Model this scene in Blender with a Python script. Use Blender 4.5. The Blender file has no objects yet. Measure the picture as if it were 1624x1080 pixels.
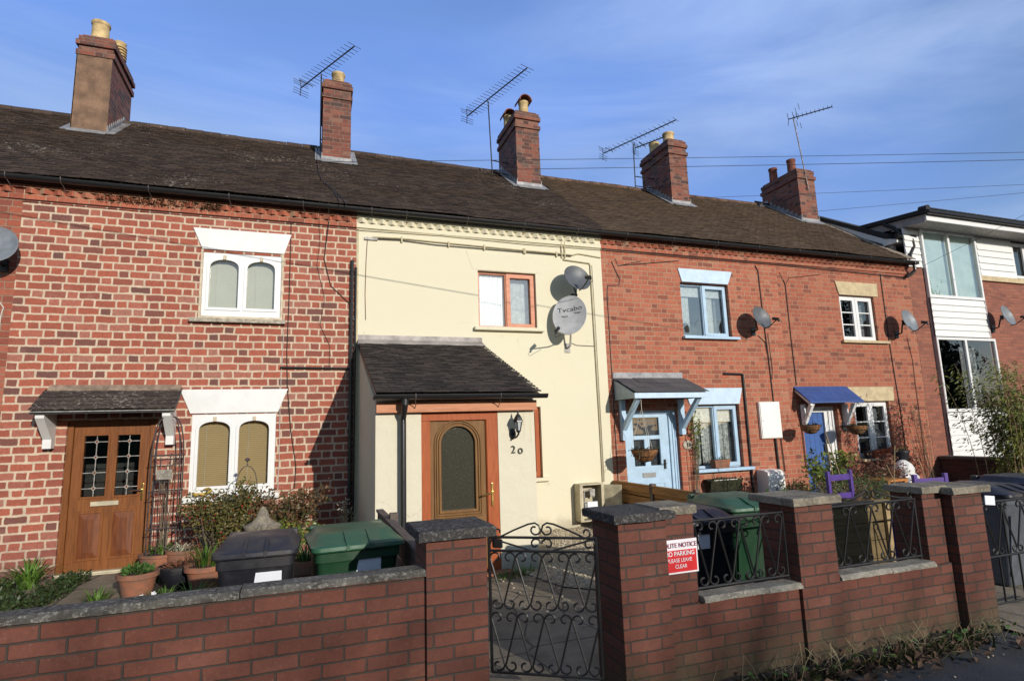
import bpy, bmesh, math, random
from mathutils import Vector, Matrix, noise
random.seed(7)
R = math.radians
S = bpy.context.scene
COL = S.collection

# ------------------------------------------------------------------ camera
def setup_camera():
    yaw, pit, rol = R(19.857), R(8.839), R(-1.841)
    fw = Vector((math.sin(yaw)*math.cos(pit), math.cos(yaw)*math.cos(pit), math.sin(pit)))
    r = Vector((math.cos(yaw), -math.sin(yaw), 0)); u = r.cross(fw)
    r2 = r*math.cos(rol) + u*math.sin(rol); u2 = -r*math.sin(rol) + u*math.cos(rol)
    cd = bpy.data.cameras.new('camera'); cd.sensor_width = 36; cd.lens = 907.9/1624*36
    cd.clip_start = 0.05; cd.clip_end = 3000
    co = bpy.data.objects.new('camera', cd); COL.objects.link(co)
    m = Matrix((r2, u2, -fw)).transposed().to_4x4(); m.translation = Vector((0, -8.7, 1.6))
    co.matrix_world = m; S.camera = co
setup_camera()

# ------------------------------------------------------------------ world and sun
SUNV = Vector((.277, -1, .315)).normalized()
EXPOSURE = 0.12
SUN_STRENGTH = 4.0
SKY_STRENGTH = 0.115
def setup_world():
    w = bpy.data.worlds.new('World'); S.world = w; w.use_nodes = True
    nt = w.node_tree; N = nt.nodes; L = nt.links; N.clear()
    out = N.new('ShaderNodeOutputWorld'); bg = N.new('ShaderNodeBackground')
    sky = N.new('ShaderNodeTexSky'); sky.sky_type = 'NISHITA'; sky.sun_disc = False
    sky.sun_elevation = math.asin(SUNV.z); sky.sun_rotation = math.atan2(SUNV.x, SUNV.y)
    sky.air_density = 1.2; sky.dust_density = 0.15; sky.ozone_density = 2.0; sky.altitude = 50
    tc = N.new('ShaderNodeTexCoord'); mp = N.new('ShaderNodeMapping')
    mp.inputs['Rotation'].default_value = (0.0, R(-24), R(-14)); mp.inputs['Scale'].default_value = (0.8, 1.6, 5.0)
    n1 = N.new('ShaderNodeTexNoise'); n1.inputs['Scale'].default_value = 1.3; n1.inputs['Detail'].default_value = 7; n1.inputs['Roughness'].default_value = .55
    n1.inputs['Distortion'].default_value = .5
    rp = N.new('ShaderNodeMapRange'); rp.inputs['From Min'].default_value = .34; rp.inputs['From Max'].default_value = .80
    rp.inputs['To Max'].default_value = .50
    rp.interpolation_type = 'SMOOTHERSTEP'
    mx = N.new('ShaderNodeMix'); mx.data_type = 'RGBA'; mx.inputs[7].default_value = (5.2, 6.4, 8.3, 1)
    L.new(tc.outputs['Generated'], mp.inputs[0]); L.new(mp.outputs[0], n1.inputs[0]); L.new(n1.outputs[0], rp.inputs[0])
    # blue veil added to brighten the northern sky alone, wisps on top of it
    sp = N.new('ShaderNodeSeparateXYZ'); L.new(tc.outputs['Generated'], sp.inputs[0])
    vr = N.new('ShaderNodeMapRange'); vr.interpolation_type = 'SMOOTHSTEP'; vr.inputs['From Min'].default_value = -.1; vr.inputs['From Max'].default_value = .75; vr.inputs['To Max'].default_value = .78
    L.new(sp.outputs[1], vr.inputs[0])
    n2 = N.new('ShaderNodeTexNoise'); n2.inputs['Scale'].default_value = 1.1; n2.inputs['Detail'].default_value = 2; L.new(mp.outputs[0], n2.inputs[0])
    v2 = N.new('ShaderNodeMapRange'); v2.inputs['From Min'].default_value = .3; v2.inputs['From Max'].default_value = .65; v2.inputs['To Min'].default_value = .55; L.new(n2.outputs[0], v2.inputs[0])
    vm = N.new('ShaderNodeMath'); vm.operation = 'MULTIPLY'; L.new(vr.outputs[0], vm.inputs[0]); L.new(v2.outputs[0], vm.inputs[1])
    veil = N.new('ShaderNodeMix'); veil.data_type = 'RGBA'; veil.inputs[7].default_value = (1.65, 3.2, 7.8, 1)
    L.new(vm.outputs[0], veil.inputs[0]); L.new(sky.outputs[0], veil.inputs[6])
    wm = N.new('ShaderNodeMath'); wm.operation = 'MULTIPLY'; L.new(rp.outputs[0], wm.inputs[0]); L.new(v2.outputs[0], wm.inputs[1])
    L.new(wm.outputs[0], mx.inputs[0]); L.new(veil.outputs[2], mx.inputs[6])
    tn = N.new('ShaderNodeMix'); tn.data_type = 'RGBA'; tn.blend_type = 'MULTIPLY'; tn.inputs[0].default_value = 1; tn.inputs[7].default_value = (1.0, 1.0, 1.04, 1)
    L.new(mx.outputs[2], tn.inputs[6]); L.new(tn.outputs[2], bg.inputs[0]); bg.inputs[1].default_value = SKY_STRENGTH
    L.new(bg.outputs[0], out.inputs[0])
    sd = bpy.data.lights.new('sun', 'SUN'); sd.energy = SUN_STRENGTH; sd.angle = R(.5); sd.color = (1.0, .93, .82)
    so = bpy.data.objects.new('sun', sd); COL.objects.link(so)
    so.rotation_euler = SUNV.to_track_quat('Z', 'Y').to_euler(); so.location = (8, -20, 12)
setup_world()
S.view_settings.view_transform = 'Standard'; S.view_settings.look = 'None'
S.view_settings.exposure = EXPOSURE; S.view_settings.gamma = 1.0; S.view_settings.use_curve_mapping = False
S.render.resolution_x = 1024; S.render.resolution_y = 680

# ------------------------------------------------------------------ material helpers
class NT:
    def __init__(s, name):
        s.m = bpy.data.materials.new(name); s.m.use_nodes = True
        s.t = s.m.node_tree; s.N = s.t.nodes; s.L = s.t.links
        s.b = s.N['Principled BSDF']; s.out = s.N['Material Output']
    def n(s, typ, **kw):
        x = s.N.new(typ)
        for k, v in kw.items(): setattr(x, k, v)
        return x
    def put(s, sock, v):
        if isinstance(v, bpy.types.NodeSocket): s.L.new(v, sock)
        elif v is not None: sock.default_value = v
    def math(s, op, a, b=None, c=None, clamp=False):
        x = s.n('ShaderNodeMath', operation=op); x.use_clamp = clamp
        s.put(x.inputs[0], a)
        if b is not None: s.put(x.inputs[1], b)
        if c is not None: s.put(x.inputs[2], c)
        return x.outputs[0]
    def mix(s, f, a, b, blend='MIX'):
        x = s.n('ShaderNodeMix', data_type='RGBA', blend_type=blend)
        s.put(x.inputs[0], f); s.put(x.inputs[6], c4(a)); s.put(x.inputs[7], c4(b)); return x.outputs[2]
    def noise(s, vec, scale, detail=4, rough=.55, dist=0):
        x = s.n('ShaderNodeTexNoise'); s.put(x.inputs['Vector'], vec)
        x.inputs['Scale'].default_value = scale; x.inputs['Detail'].default_value = detail
        x.inputs['Roughness'].default_value = rough; x.inputs['Distortion'].default_value = dist
        return x.outputs[0]
    def pos(s): return s.n('ShaderNodeNewGeometry').outputs['Position']
    def island(s): return s.n('ShaderNodeNewGeometry').outputs['Random Per Island']
    def rng(s, v, a, b, c=0, d=1, smooth=True):
        x = s.n('ShaderNodeMapRange'); x.interpolation_type = 'SMOOTHSTEP' if smooth else 'LINEAR'
        s.put(x.inputs[0], v); x.inputs[1].default_value = a; x.inputs[2].default_value = b
        x.inputs[3].default_value = c; x.inputs[4].default_value = d; return x.outputs[0]
    def ramp(s, v, stops):
        x = s.n('ShaderNodeValToRGB'); e = x.color_ramp.elements
        while len(e) < len(stops): e.new(.5)
        for i, (p, c) in enumerate(stops): e[i].position = p; e[i].color = c4(c)
        s.put(x.inputs[0], v); return x.outputs[0]
    def scalev(s, v, sc):
        x = s.n('ShaderNodeMapping'); s.put(x.inputs[0], v); x.inputs['Scale'].default_value = sc; return x.outputs[0]
    def bump(s, h, strength=.5, dist=.01):
        x = s.n('ShaderNodeBump'); x.inputs['Strength'].default_value = strength; x.inputs['Distance'].default_value = dist
        s.put(x.inputs['Height'], h); s.L.new(x.outputs[0], s.b.inputs['Normal'])
    def col(s, c): s.put(s.b.inputs['Base Color'], c4(c))
    def rough(s, v): s.put(s.b.inputs['Roughness'], v)
def c4(c):
    if isinstance(c, (tuple, list)) and len(c) == 3: return (*c, 1)
    return c

def plain(name, c, rough=.6, var=.12, scale=6, bump=.0, metal=0, spec=.5, c2=None, det=5):
    t = NT(name); p = t.pos(); n = t.noise(p, scale, det, .62)
    f = t.rng(n, .3, .72)
    d = c2 if c2 else tuple(x*(1-var*2.2) for x in c)
    t.col(t.mix(f, tuple(d), c)); t.rough(t.rng(n, .2, .8, min(1, rough+.08), max(.05, rough-.08)))
    t.b.inputs['Metallic'].default_value = metal; t.b.inputs['Specular IOR Level'].default_value = spec
    if bump: t.bump(t.noise(p, scale*9, 4, .6), bump, .004)
    return t.m

def brick_mat(name, P, h, mort, palette, mw=.009, bond='flemish', wob=.012, patch=None, mdark=.75, base_tint=None, hang=(0, 0), proud=1.0, rough=.85, smear=0):
    t = NT(name); p = t.pos()
    # wobble of the coursing
    nz = t.n('ShaderNodeTexNoise'); nz.inputs['Scale'].default_value = 5.0; nz.inputs['Detail'].default_value = 3
    t.L.new(p, nz.inputs['Vector'])
    sub = t.n('ShaderNodeVectorMath', operation='SUBTRACT'); t.L.new(nz.outputs['Color'], sub.inputs[0]); sub.inputs[1].default_value = (.5, .5, .5)
    sc = t.n('ShaderNodeVectorMath', operation='SCALE'); t.L.new(sub.outputs[0], sc.inputs[0]); sc.inputs['Scale'].default_value = wob*2
    ad = t.n('ShaderNodeVectorMath', operation='ADD'); t.L.new(p, ad.inputs[0]); t.L.new(sc.outputs[0], ad.inputs[1])
    xyz = t.n('ShaderNodeSeparateXYZ'); t.L.new(ad.outputs[0], xyz.inputs[0])
    u = t.math('ADD', t.math('ADD', xyz.outputs[0], xyz.outputs[1]), 40+hang[0]); v = t.math('ADD', xyz.outputs[2], 5+hang[1])
    vv = t.math('DIVIDE', v, h); row = t.math('FLOOR', vv); fv = t.math('FRACT', vv)
    wr = t.n('ShaderNodeTexWhiteNoise', noise_dimensions='1D'); t.L.new(row, wr.inputs['W'])
    jig = t.math('MULTIPLY', wr.outputs[0], .10 if bond == 'flemish' else .05)
    uu = t.math('ADD', t.math('ADD', t.math('DIVIDE', u, P), t.math('MULTIPLY', t.math('MODULO', row, 2), .5)), jig)
    cell = t.math('FLOOR', uu); fu = t.math('FRACT', uu)
    if bond == 'flemish':
        isH = t.math('GREATER_THAN', fu, .655)
        a = t.math('MULTIPLY', isH, .655)
        b = t.math('ADD', .655, t.math('MULTIPLY', isH, .345))
        du = t.math('MINIMUM', t.math('SUBTRACT', fu, a), t.math('SUBTRACT', b, fu))
    else:
        isH = 0.0; du = t.math('MINIMUM', fu, t.math('SUBTRACT', 1, fu))
    du = t.math('MULTIPLY', du, P); dv = t.math('MULTIPLY', t.math('MINIMUM', fv, t.math('SUBTRACT', 1, fv)), h)
    # rounded corners: smooth minimum
    d = t.math('SMOOTH_MIN', du, dv, .012)
    en = t.noise(p, 34, 3, .6); d2 = t.math('ADD', d, t.math('MULTIPLY', t.math('SUBTRACT', en, .5), mw*1.1))
    if smear:
        sn = t.rng(t.noise(p, 1.7, 3, .6), .52, .75); d2 = t.math('SUBTRACT', d2, t.math('MULTIPLY', sn, smear))
    mask = t.rng(d2, mw*.45, mw*1.05)
    cv = t.n('ShaderNodeCombineXYZ'); t.put(cv.inputs[0], t.math('ADD', cell, t.math('MULTIPLY', isH, .37)) if bond == 'flemish' else cell); t.L.new(row, cv.inputs[1])
    wn = t.n('ShaderNodeTexWhiteNoise', noise_dimensions='2D'); t.L.new(cv.outputs[0], wn.inputs['Vector'])
    rid = wn.outputs[0]
    bc = t.ramp(rid, palette)
    fn = t.noise(p, 26, 6, .7); bc = t.mix(t.rng(fn, .35, .75, 0, .45), bc, tuple(x*.55 for x in palette[0][1]))
    f2 = t.noise(p, 75, 5, .75); bc = t.mix(t.rng(f2, .56, .8, 0, .45), bc, tuple(min(1, x*.6+.22) for x in palette[-1][1]))
    if patch:
        pn = t.noise(p, patch[1], 5, .6); bc = t.mix(t.rng(pn, patch[2], patch[3], 0, patch[4]), bc, patch[0])
    mc = t.mix(t.rng(t.noise(p, 9, 5, .65), .3, .7), tuple(x*mdark for x in mort), mort)
    colr = t.mix(mask, mc, bc)
    if base_tint:   # (colour, z centre low, z centre high, amount) - tint deepening unevenly towards the ground
        z = t.n('ShaderNodeSeparateXYZ'); t.L.new(p, z.inputs[0])
        zz = t.math('ADD', z.outputs[2], t.math('MULTIPLY', t.noise(p, 4, 5, .7), .5))
        colr = t.mix(t.rng(zz, base_tint[1], base_tint[2], base_tint[3], 0), colr, base_tint[0])
    t.col(colr); t.rough(rough)
    hgt = t.math('ADD', t.math('ADD', t.math('MULTIPLY', mask, proud), t.math('MULTIPLY', fn, .45)), t.math('MULTIPLY', f2, .3))
    t.bump(hgt, .7, .007)
    return t.m

def wood_mat(name, a, b, rough=.5, scale=(1, 1, .08), s=30, bump=.15):
    t = NT(name); p = t.pos(); v = t.scalev(p, scale)
    n = t.noise(v, s, 5, .6, 1.2); w = t.noise(p, 3, 3)
    t.col(t.mix(t.rng(n, .3, .7), a, b)); t.rough(rough); t.bump(n, bump, .003); t.b.inputs['Specular IOR Level'].default_value = .3
    return t.m

def tile_mat(name, a, b, lichen, amount, moss=None):
    t = NT(name); p = t.pos(); r = t.island()
    base = t.mix(r, a, b)
    n = t.noise(p, 14, 6, .7); base = t.mix(t.rng(n, .35, .7, 0, .35), base, tuple(x*.5 for x in a))
    if moss: base = t.mix(t.rng(t.noise(p, 2.3, 6, .7), .55, .75, 0, .5), base, moss)
    n2 = t.noise(t.scalev(p, (1, 3, 3)), 19, 6, .8); big = t.noise(p, .8, 2, .5)
    thr = t.math('ADD', n2, t.math('MULTIPLY', t.math('SUBTRACT', big, .5), .35))
    base = t.mix(t.rng(thr, amount, amount+.06), base, lichen)
    t.col(base); t.rough(.9); t.b.inputs['Specular IOR Level'].default_value = .25
    t.bump(t.noise(p, 60, 4, .6), .5, .005)
    return t.m

def leaf_mat(name, a, b, rough=.5, trans=.15):
    t = NT(name); r = t.island(); p = t.pos()
    c = t.mix(r, a, b); c = t.mix(t.rng(t.noise(p, 5, 3), .4, .7, 0, .5), c, tuple(x*.5 for x in a))
    t.col(c); t.rough(rough); t.b.inputs['Specular IOR Level'].default_value = .35
    return t.m

def render_mat(name, c, grain=120, strength=.35, dirt=(.6, .55, .42), dirt_amt=.35, speck=0):
    t = NT(name); p = t.pos()
    base = t.mix(t.rng(t.noise(p, 1.4, 6, .6), .45, .8, 0, dirt_amt), c, dirt)
    v = t.scalev(p, (3, 3, .35)); base = t.mix(t.rng(t.noise(v, 2.5, 5, .7), .6, .85, 0, dirt_amt), base, tuple(x*.72 for x in c))
    z = t.n('ShaderNodeSeparateXYZ'); t.L.new(p, z.inputs[0])
    zz = t.math('ADD', z.outputs[2], t.math('MULTIPLY', t.noise(p, 5, 5, .7), .35))
    base = t.mix(t.rng(zz, .18, .42, .55, 0), base, (.25, .22, .16))
    if speck:
        base = t.mix(t.rng(t.noise(p, 70, 2, .5), .66, .72, 0, speck), base, (.3, .27, .2))
    vo = t.n('ShaderNodeTexVoronoi', feature='DISTANCE_TO_EDGE'); nd = t.n('ShaderNodeTexNoise'); nd.inputs['Scale'].default_value = 2.5; nd.inputs['Detail'].default_value = 6; t.L.new(p, nd.inputs['Vector'])
    av = t.n('ShaderNodeVectorMath', operation='ADD'); t.L.new(p, av.inputs[0]); t.L.new(nd.outputs['Color'], av.inputs[1]); t.L.new(av.outputs[0], vo.inputs['Vector']); vo.inputs['Scale'].default_value = .62
    ck = t.math('MULTIPLY', t.rng(vo.outputs['Distance'], .0, .004, 1, 0), t.rng(t.noise(p, .9, 2), .52, .6)); base = t.mix(t.math('MULTIPLY', ck, .45), base, tuple(x*.45 for x in c))
    v3 = t.scalev(p, (9, 9, .5)); base = t.mix(t.math('MULTIPLY', t.rng(t.noise(v3, 1.6, 5, .75), .58, .78), t.rng(t.noise(p, .7, 3), .45, .65, 0, .5)), base, (.46, .38, .22))
    t.col(base); t.rough(.9); t.b.inputs['Specular IOR Level'].default_value = .2
    h = t.math('ADD', t.noise(p, grain, 4, .6), t.math('MULTIPLY', t.noise(p, 5, 3), 2.5)); t.bump(h, strength, .006)
    return t.m

def glass_mat(name, tint=(.9, .95, .95), refl=.10, wav=0.0):
    t = NT(name); t.N.remove(t.b)
    tr = t.n('ShaderNodeBsdfTransparent'); tr.inputs[0].default_value = c4(tint)
    gl = t.n('ShaderNodeBsdfGlossy'); gl.inputs['Roughness'].default_value = .015; gl.inputs[0].default_value = (1, 1, 1, 1)
    fr = t.n('ShaderNodeFresnel'); fr.inputs[0].default_value = 1.5
    f = t.math('ADD', t.math('MULTIPLY', fr.outputs[0], 1.3), refl, clamp=True)
    mx = t.n('ShaderNodeMixShader'); t.L.new(f, mx.inputs[0]); t.L.new(tr.outputs[0], mx.inputs[1]); t.L.new(gl.outputs[0], mx.inputs[2])
    if wav:
        b = t.n('ShaderNodeBump'); b.inputs['Strength'].default_value = wav; b.inputs['Distance'].default_value = .02
        t.L.new(t.noise(t.pos(), 3, 2, .5), b.inputs['Height']); t.L.new(b.outputs[0], gl.inputs['Normal']); t.L.new(b.outputs[0], fr.inputs['Normal'])
    t.L.new(mx.outputs[0], t.out.inputs[0]); return t.m

# ------------------------------------------------------------------ materials
M = {}
M['brick_white_mortar'] = brick_mat('brick_white_mortar', .372, .103, (.57, .45, .33),
    [(0, (.13, .055, .045)), (.12, (.23, .066, .044)), (.35, (.29, .074, .042)), (.75, (.37, .094, .053)), (1, (.34, .14, .10))], mw=.0140, wob=.012,
    patch=((.42, .20, .16), 2.2, .55, .75, .45), base_tint=((.13, .065, .06), .1, .95, .6), proud=-.15, smear=.005)
M['brick_orange'] = brick_mat('brick_orange', .352, .0855, (.40, .25, .16),
    [(0, (.20, .062, .038)), (.2, (.33, .094, .052)), (.75, (.42, .122, .066)), (1, (.40, .165, .10))], mw=.0085, wob=.008,
    patch=((.50, .20, .13), 1.6, .6, .8, .25), hang=(.11, .03), smear=.003)
M['brick_orange_far'] = brick_mat('brick_orange_far', .36, .0865, (.37, .22, .14),
    [(0, (.17, .052, .033)), (.2, (.30, .082, .045)), (.75, (.38, .108, .056)), (1, (.36, .14, .08))], mw=.008, wob=.008,
    patch=((.46, .19, .12), 1.3, .55, .8, .25), hang=(.2, .01), base_tint=((.16, .06, .045), -.1, 1.0, .5))
M['brick_old'] = brick_mat('brick_old', .36, .09, (.30, .19, .13),
    [(0, (.20, .055, .035)), (.5, (.31, .075, .04)), (1, (.37, .12, .07))], mw=.009, wob=.01)
M['brick_chimney'] = brick_mat('brick_chimney', .36, .083, (.20, .13, .10),
    [(0, (.06, .028, .024)), (.35, (.16, .048, .032)), (.75, (.25, .070, .042)), (1, (.23, .11, .075))], mw=.009, wob=.012,
    patch=((.06, .045, .04), 3.2, .48, .68, .75))
M['brick_modern'] = brick_mat('brick_modern', .225, .075, (.20, .11, .08),
    [(0, (.20, .065, .042)), (.5, (.27, .085, .052)), (1, (.32, .11, .065))], mw=.008, bond='stretcher', wob=.002)
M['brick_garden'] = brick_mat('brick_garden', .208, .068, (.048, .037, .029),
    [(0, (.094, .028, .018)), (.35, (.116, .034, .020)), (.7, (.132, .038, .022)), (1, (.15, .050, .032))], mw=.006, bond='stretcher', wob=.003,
    patch=((.22, .15, .12), 3.4, .62, .80, .40), base_tint=((.045, .042, .020), .22, .66, .9), rough=.8, smear=.002)
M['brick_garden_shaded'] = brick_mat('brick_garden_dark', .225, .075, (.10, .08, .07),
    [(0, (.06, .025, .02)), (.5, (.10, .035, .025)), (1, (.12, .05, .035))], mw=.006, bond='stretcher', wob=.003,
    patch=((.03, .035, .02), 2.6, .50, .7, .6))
M['cream'] = render_mat('cream_render', (.645, .60, .455), grain=60, strength=.2, dirt=(.68, .56, .36), dirt_amt=.22)
M['roughcast'] = render_mat('roughcast', (.65, .605, .475), grain=150, strength=1.0, dirt=(.62, .54, .36), dirt_amt=.25, speck=.5)
M['brown_render'] = plain('brown_render', (.23, .135, .085), .9, .3, 5, .4, c2=(.12, .075, .05))
M['tile_dark'] = tile_mat('roof_tile_dark', (.038, .028, .025), (.088, .061, .049), (.42, .38, .34), .625, moss=(.05, .045, .022))
M['tile_porch'] = tile_mat('roof_tile_porch', (.022, .019, .019), (.070, .055, .050), (.36, .33, .30), .74)
M['tile_brown'] = tile_mat('roof_tile_brown', (.074, .051, .037), (.118, .082, .056), (.36, .30, .22), .74, moss=(.10, .075, .035))
M['tile_canopy'] = tile_mat('canopy_tile', (.045, .036, .034), (.075, .058, .05), (.50, .45, .38), .57)
M['slate'] = tile_mat('slate_tile', (.075, .072, .08), (.11, .105, .11), (.3, .3, .3), .9)
M['tile_modern'] = tile_mat('modern_tile', (.03, .03, .032), (.05, .048, .05), (.2, .2, .15), .8)
M['black_plastic'] = plain('black_plastic', (.018, .018, .02), .35, .15, 10)
M['black_pipe'] = plain('black_pipe', (.02, .019, .019), .4, .15, 10)
M['cable'] = plain('cable', (.03, .025, .024), .6)
M['cream_cable'] = plain('painted_cable', (.55, .47, .30), .7)
M['white_cable'] = plain('white_cable', (.6, .56, .5), .6)
M['lead'] = plain('lead', (.30, .30, .31), .5, .25, 7, .3, c2=(.16, .16, .17))
M['lead_rust'] = plain('lead_weathered', (.36, .32, .30), .55, .25, 6, .3, c2=(.20, .18, .17))
M['mortar_fillet'] = plain('mortar_fillet', (.30, .22, .16), .9, .25, 9, .5)
M['white_paint'] = plain('white_paint', (.70, .695, .68), .45, .05, 4)
M['white_upvc'] = plain('white_upvc', (.72, .72, .72), .3, .03, 3)
M['cream_edge'] = plain('plaster_edge', (.62, .52, .38), .85, .15, 12, .4)
M['sill_stone'] = plain('weathered_sill', (.47, .42, .34), .9, .3, 14, .5, c2=(.22, .19, .15))
M['buff_stone'] = plain('buff_stone', (.55, .44, .27), .85, .12, 8, .3)
M['pale_blue'] = plain('pale_blue_paint', (.40, .56, .72), .42, .08, 7)
M['pale_blue_lintel'] = plain('pale_blue_lintel', (.50, .64, .78), .6, .06, 7)
M['blue_grey'] = plain('grey_blue_paint', (.30, .37, .42), .6, .1, 7)
M['blue_roof'] = plain('blue_canopy_paint', (.035, .085, .27), .5, .12, 6)
M['blue_door'] = plain('blue_door_paint', (.03, .10, .33), .55, .1, 5)
M['upvc_wood'] = wood_mat('wood_grain_frame', (.27, .058, .014), (.37, .092, .024), .6)
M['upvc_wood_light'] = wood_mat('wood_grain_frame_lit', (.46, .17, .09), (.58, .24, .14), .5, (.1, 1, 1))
M['upvc_leaf'] = wood_mat('wood_grain_leaf', (.13, .062, .018), (.20, .098, .030), .6)
M['oak_door'] = wood_mat('oak_door', (.13, .042, .010), (.21, .072, .018), .5)
M['oak_dark'] = wood_mat('oak_panel', (.10, .030, .011), (.17, .052, .017), .5)
M['fascia_wood'] = wood_mat('stained_fascia', (.42, .17, .09), (.55, .26, .15), .7, (.08, 1, 1))
M['fence_orange'] = wood_mat('stained_fence', (.22, .11, .04), (.36, .19, .07), .8, (1, .08, 1), 18)
M['fence_grey'] = wood_mat('weathered_fence', (.085, .065, .055), (.15, .12, .10), .9, (1, .1, 1), 22)
M['planter_wood'] = wood_mat('planter_wood', (.12, .085, .04), (.19, .14, .065), .85, (.08, 1, 1), 16)
M['table_wood'] = wood_mat('orange_wood', (.35, .13, .03), (.5, .2, .05), .6)
M['gold'] = plain('brass', (.85, .60, .20), .25, .08, 5, metal=1)
M['chrome'] = plain('chrome', (.75, .75, .74), .2, .05, 5, metal=1)
M['iron'] = plain('wrought_iron', (.012, .011, .012), .5, .2, 30)
M['rust_iron'] = plain('rusty_iron', (.075, .055, .055), .6, .3, 30)
M['antenna'] = plain('antenna_metal', (.075, .068, .065), .45, .2, 20, metal=.5)
M['mast'] = plain('mast_metal', (.22, .19, .18), .5, .3, 20, metal=.5)
def stone_mat(name, a, b, spot, sp_amt):
    t = NT(name); p = t.pos(); n = t.noise(p, 7, 8, .7); n2 = t.noise(p, 48, 4, .75); n3 = t.noise(p, 110, 3, .7)
    c = t.mix(t.rng(n, .35, .68), a, b); c = t.mix(t.rng(n2, .50, .66, 0, .75), c, spot); c = t.mix(t.rng(n3, .58, .72, 0, sp_amt), c, tuple(x*.25 for x in a)); c = t.mix(t.rng(t.noise(p, 2.2, 5, .7), .55, .75, 0, .5), c, (.07, .065, .04))
    t.col(c); t.rough(.95); t.b.inputs['Specular IOR Level'].default_value = .2; t.bump(t.math('ADD', n2, t.math('MULTIPLY', n3, .6)), 1.0, .008); return t.m
M['coping'] = stone_mat('coping_stone', (.13, .12, .105), (.055, .05, .045), (.34, .32, .28), .6)
M['coping_light'] = stone_mat('sill_coping', (.30, .275, .23), (.17, .155, .13), (.42, .39, .33), .4)
M['cap'] = stone_mat('cap_shaded', (.06, .058, .056), (.035, .033, .033), (.22, .21, .20), .5)  # cap stone darkened, its shade put into the colour
M['cap_light'] = stone_mat('cap_sunlit', (.27, .235, .18), (.13, .115, .095), (.38, .33, .25), .5)  # paler copy of the cap stone, sunlight put into the colour
M['dish_grey'] = plain('dish_grey', (.11, .12, .135), .5, .15, 8)
M['dish_mid'] = plain('dish_light_grey', (.20, .22, .25), .5, .15, 8)
M['dish_white'] = plain('dish_white', (.50, .50, .51), .45, .12, 6)
M['galv'] = plain('galvanised', (.42, .40, .37), .5, .25, 20)
M['terracotta'] = plain('terracotta', (.31, .115, .06), .9, .3, 7, .4, c2=(.14, .085, .06))
M['terracotta_red'] = plain('terracotta_red', (.45, .10, .04), .8, .15, 10)
M['pot_cream'] = plain('cream_chimney_pot', (.60, .45, .22), .8, .2, 8, .3, c2=(.34, .24, .12))
M['pot_red'] = plain('red_chimney_pot', (.22, .07, .045), .85, .2, 8, .3)
M['coir'] = plain('coir_liner', (.25, .115, .04), .95, .45, 18, 1.0, c2=(.08, .035, .015))
M['soil'] = plain('soil', (.06, .042, .03), .98, .4, 12, 1.0)
M['ridge_clay'] = plain('ridge_clay', (.15, .085, .055), .9, .3, 6, .4)
M['moss'] = plain('moss', (.035, .038, .012), .98, .4, 20, 1.0)
M['blind'] = None
M['curtain'] = plain('curtain_and_reflection', (.62, .62, .60), .9, .15, 20)
M['curtain_grey'] = plain('grey_curtain', (.22, .22, .23), .9, .2, 12)
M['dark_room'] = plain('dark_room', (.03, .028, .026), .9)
def siding_mat():
    t = NT('white_siding'); p = t.pos(); n = t.noise(t.scalev(p, (5, 5, .4)), 2.2, 5, .7)
    t.col(t.mix(t.rng(n, .5, .8, 0, .5), (.70, .70, .69), (.48, .47, .43))); t.rough(.5); return t.m
M['siding'] = siding_mat()
M['glass'] = glass_mat('window_glass', refl=.08, wav=.15)
M['glass_bright'] = glass_mat('window_glass_bright', refl=.16, wav=.25)
M['glass_sky'] = glass_mat('window_glass_sky', refl=.22, wav=.2)
M['bin_black'] = plain('bin_black', (.014, .016, .024), .38, .2, 8, c2=(.010, .011, .015))
M['bin_green'] = plain('bin_green', (.016, .060, .030), .38, .2, 8, c2=(.012, .038, .018))
M['bin_lid_black'] = plain('bin_lid_black', (.022, .023, .030), .42, .2, 5, c2=(.012, .012, .016))
M['bin_lid_green'] = plain('bin_lid_green', (.026, .10, .052), .42, .2, 5, c2=(.045, .062, .035))
M['rubber'] = plain('rubber', (.015, .015, .015), .8)
M['paper'] = plain('white_label', (.72, .74, .80), .7, .03, 8)
M['sign_white'] = plain('sign_white', (.80, .76, .80), .4, .02, 8)
M['sign_red'] = plain('sign_red', (.62, .02, .025), .4, .04, 8)
M['box_white'] = plain('meter_box_white', (.80, .78, .74), .5, .04, 3)
M['box_beige'] = plain('meter_box_beige', (.52, .46, .32), .6, .15, 8)
M['grey_plastic'] = plain('grey_plastic', (.30, .30, .30), .5)
M['yellow'] = plain('yellow_sticker', (.8, .6, .02), .5)
M['purple'] = plain('purple_paint', (.085, .04, .25), .5, .15, 10)
M['blue_grey_box'] = plain('blue_grey_box', (.085, .095, .115), .7, .15, 10)
M['beige_soffit'] = plain('taupe_soffit', (.38, .33, .33), .8)
M['greenish_blind'] = plain('vertical_blind', (.50, .58, .54), .8, .08, 4)
M['lantern_glass'] = plain('lantern_glass', (.45, .47, .48), .15, .05, 5)
M['berry'] = plain('red_berries', (.42, .03, .015), .4)
M['bark'] = plain('bark', (.14, .11, .085), .9, .3, 20, .6)
M['twig'] = plain('bare_twig', (.20, .15, .10), .9, .2, 20)
M['cane'] = plain('bamboo_cane', (.38, .27, .13), .6, .15, 10)
M['leaf_shrub'] = leaf_mat('shrub_leaves', (.055, .07, .018), (.16, .12, .035))
M['leaf_mixed'] = leaf_mat('mixed_leaves', (.05, .065, .02), (.17, .07, .035))
M['leaf_red'] = leaf_mat('russet_leaves', (.13, .045, .03), (.22, .10, .05))
M['leaf_green'] = leaf_mat('green_leaves', (.03, .085, .018), (.10, .17, .035))
M['leaf_cover'] = leaf_mat('cover_leaves', (.014, .032, .008), (.045, .07, .018))
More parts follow.
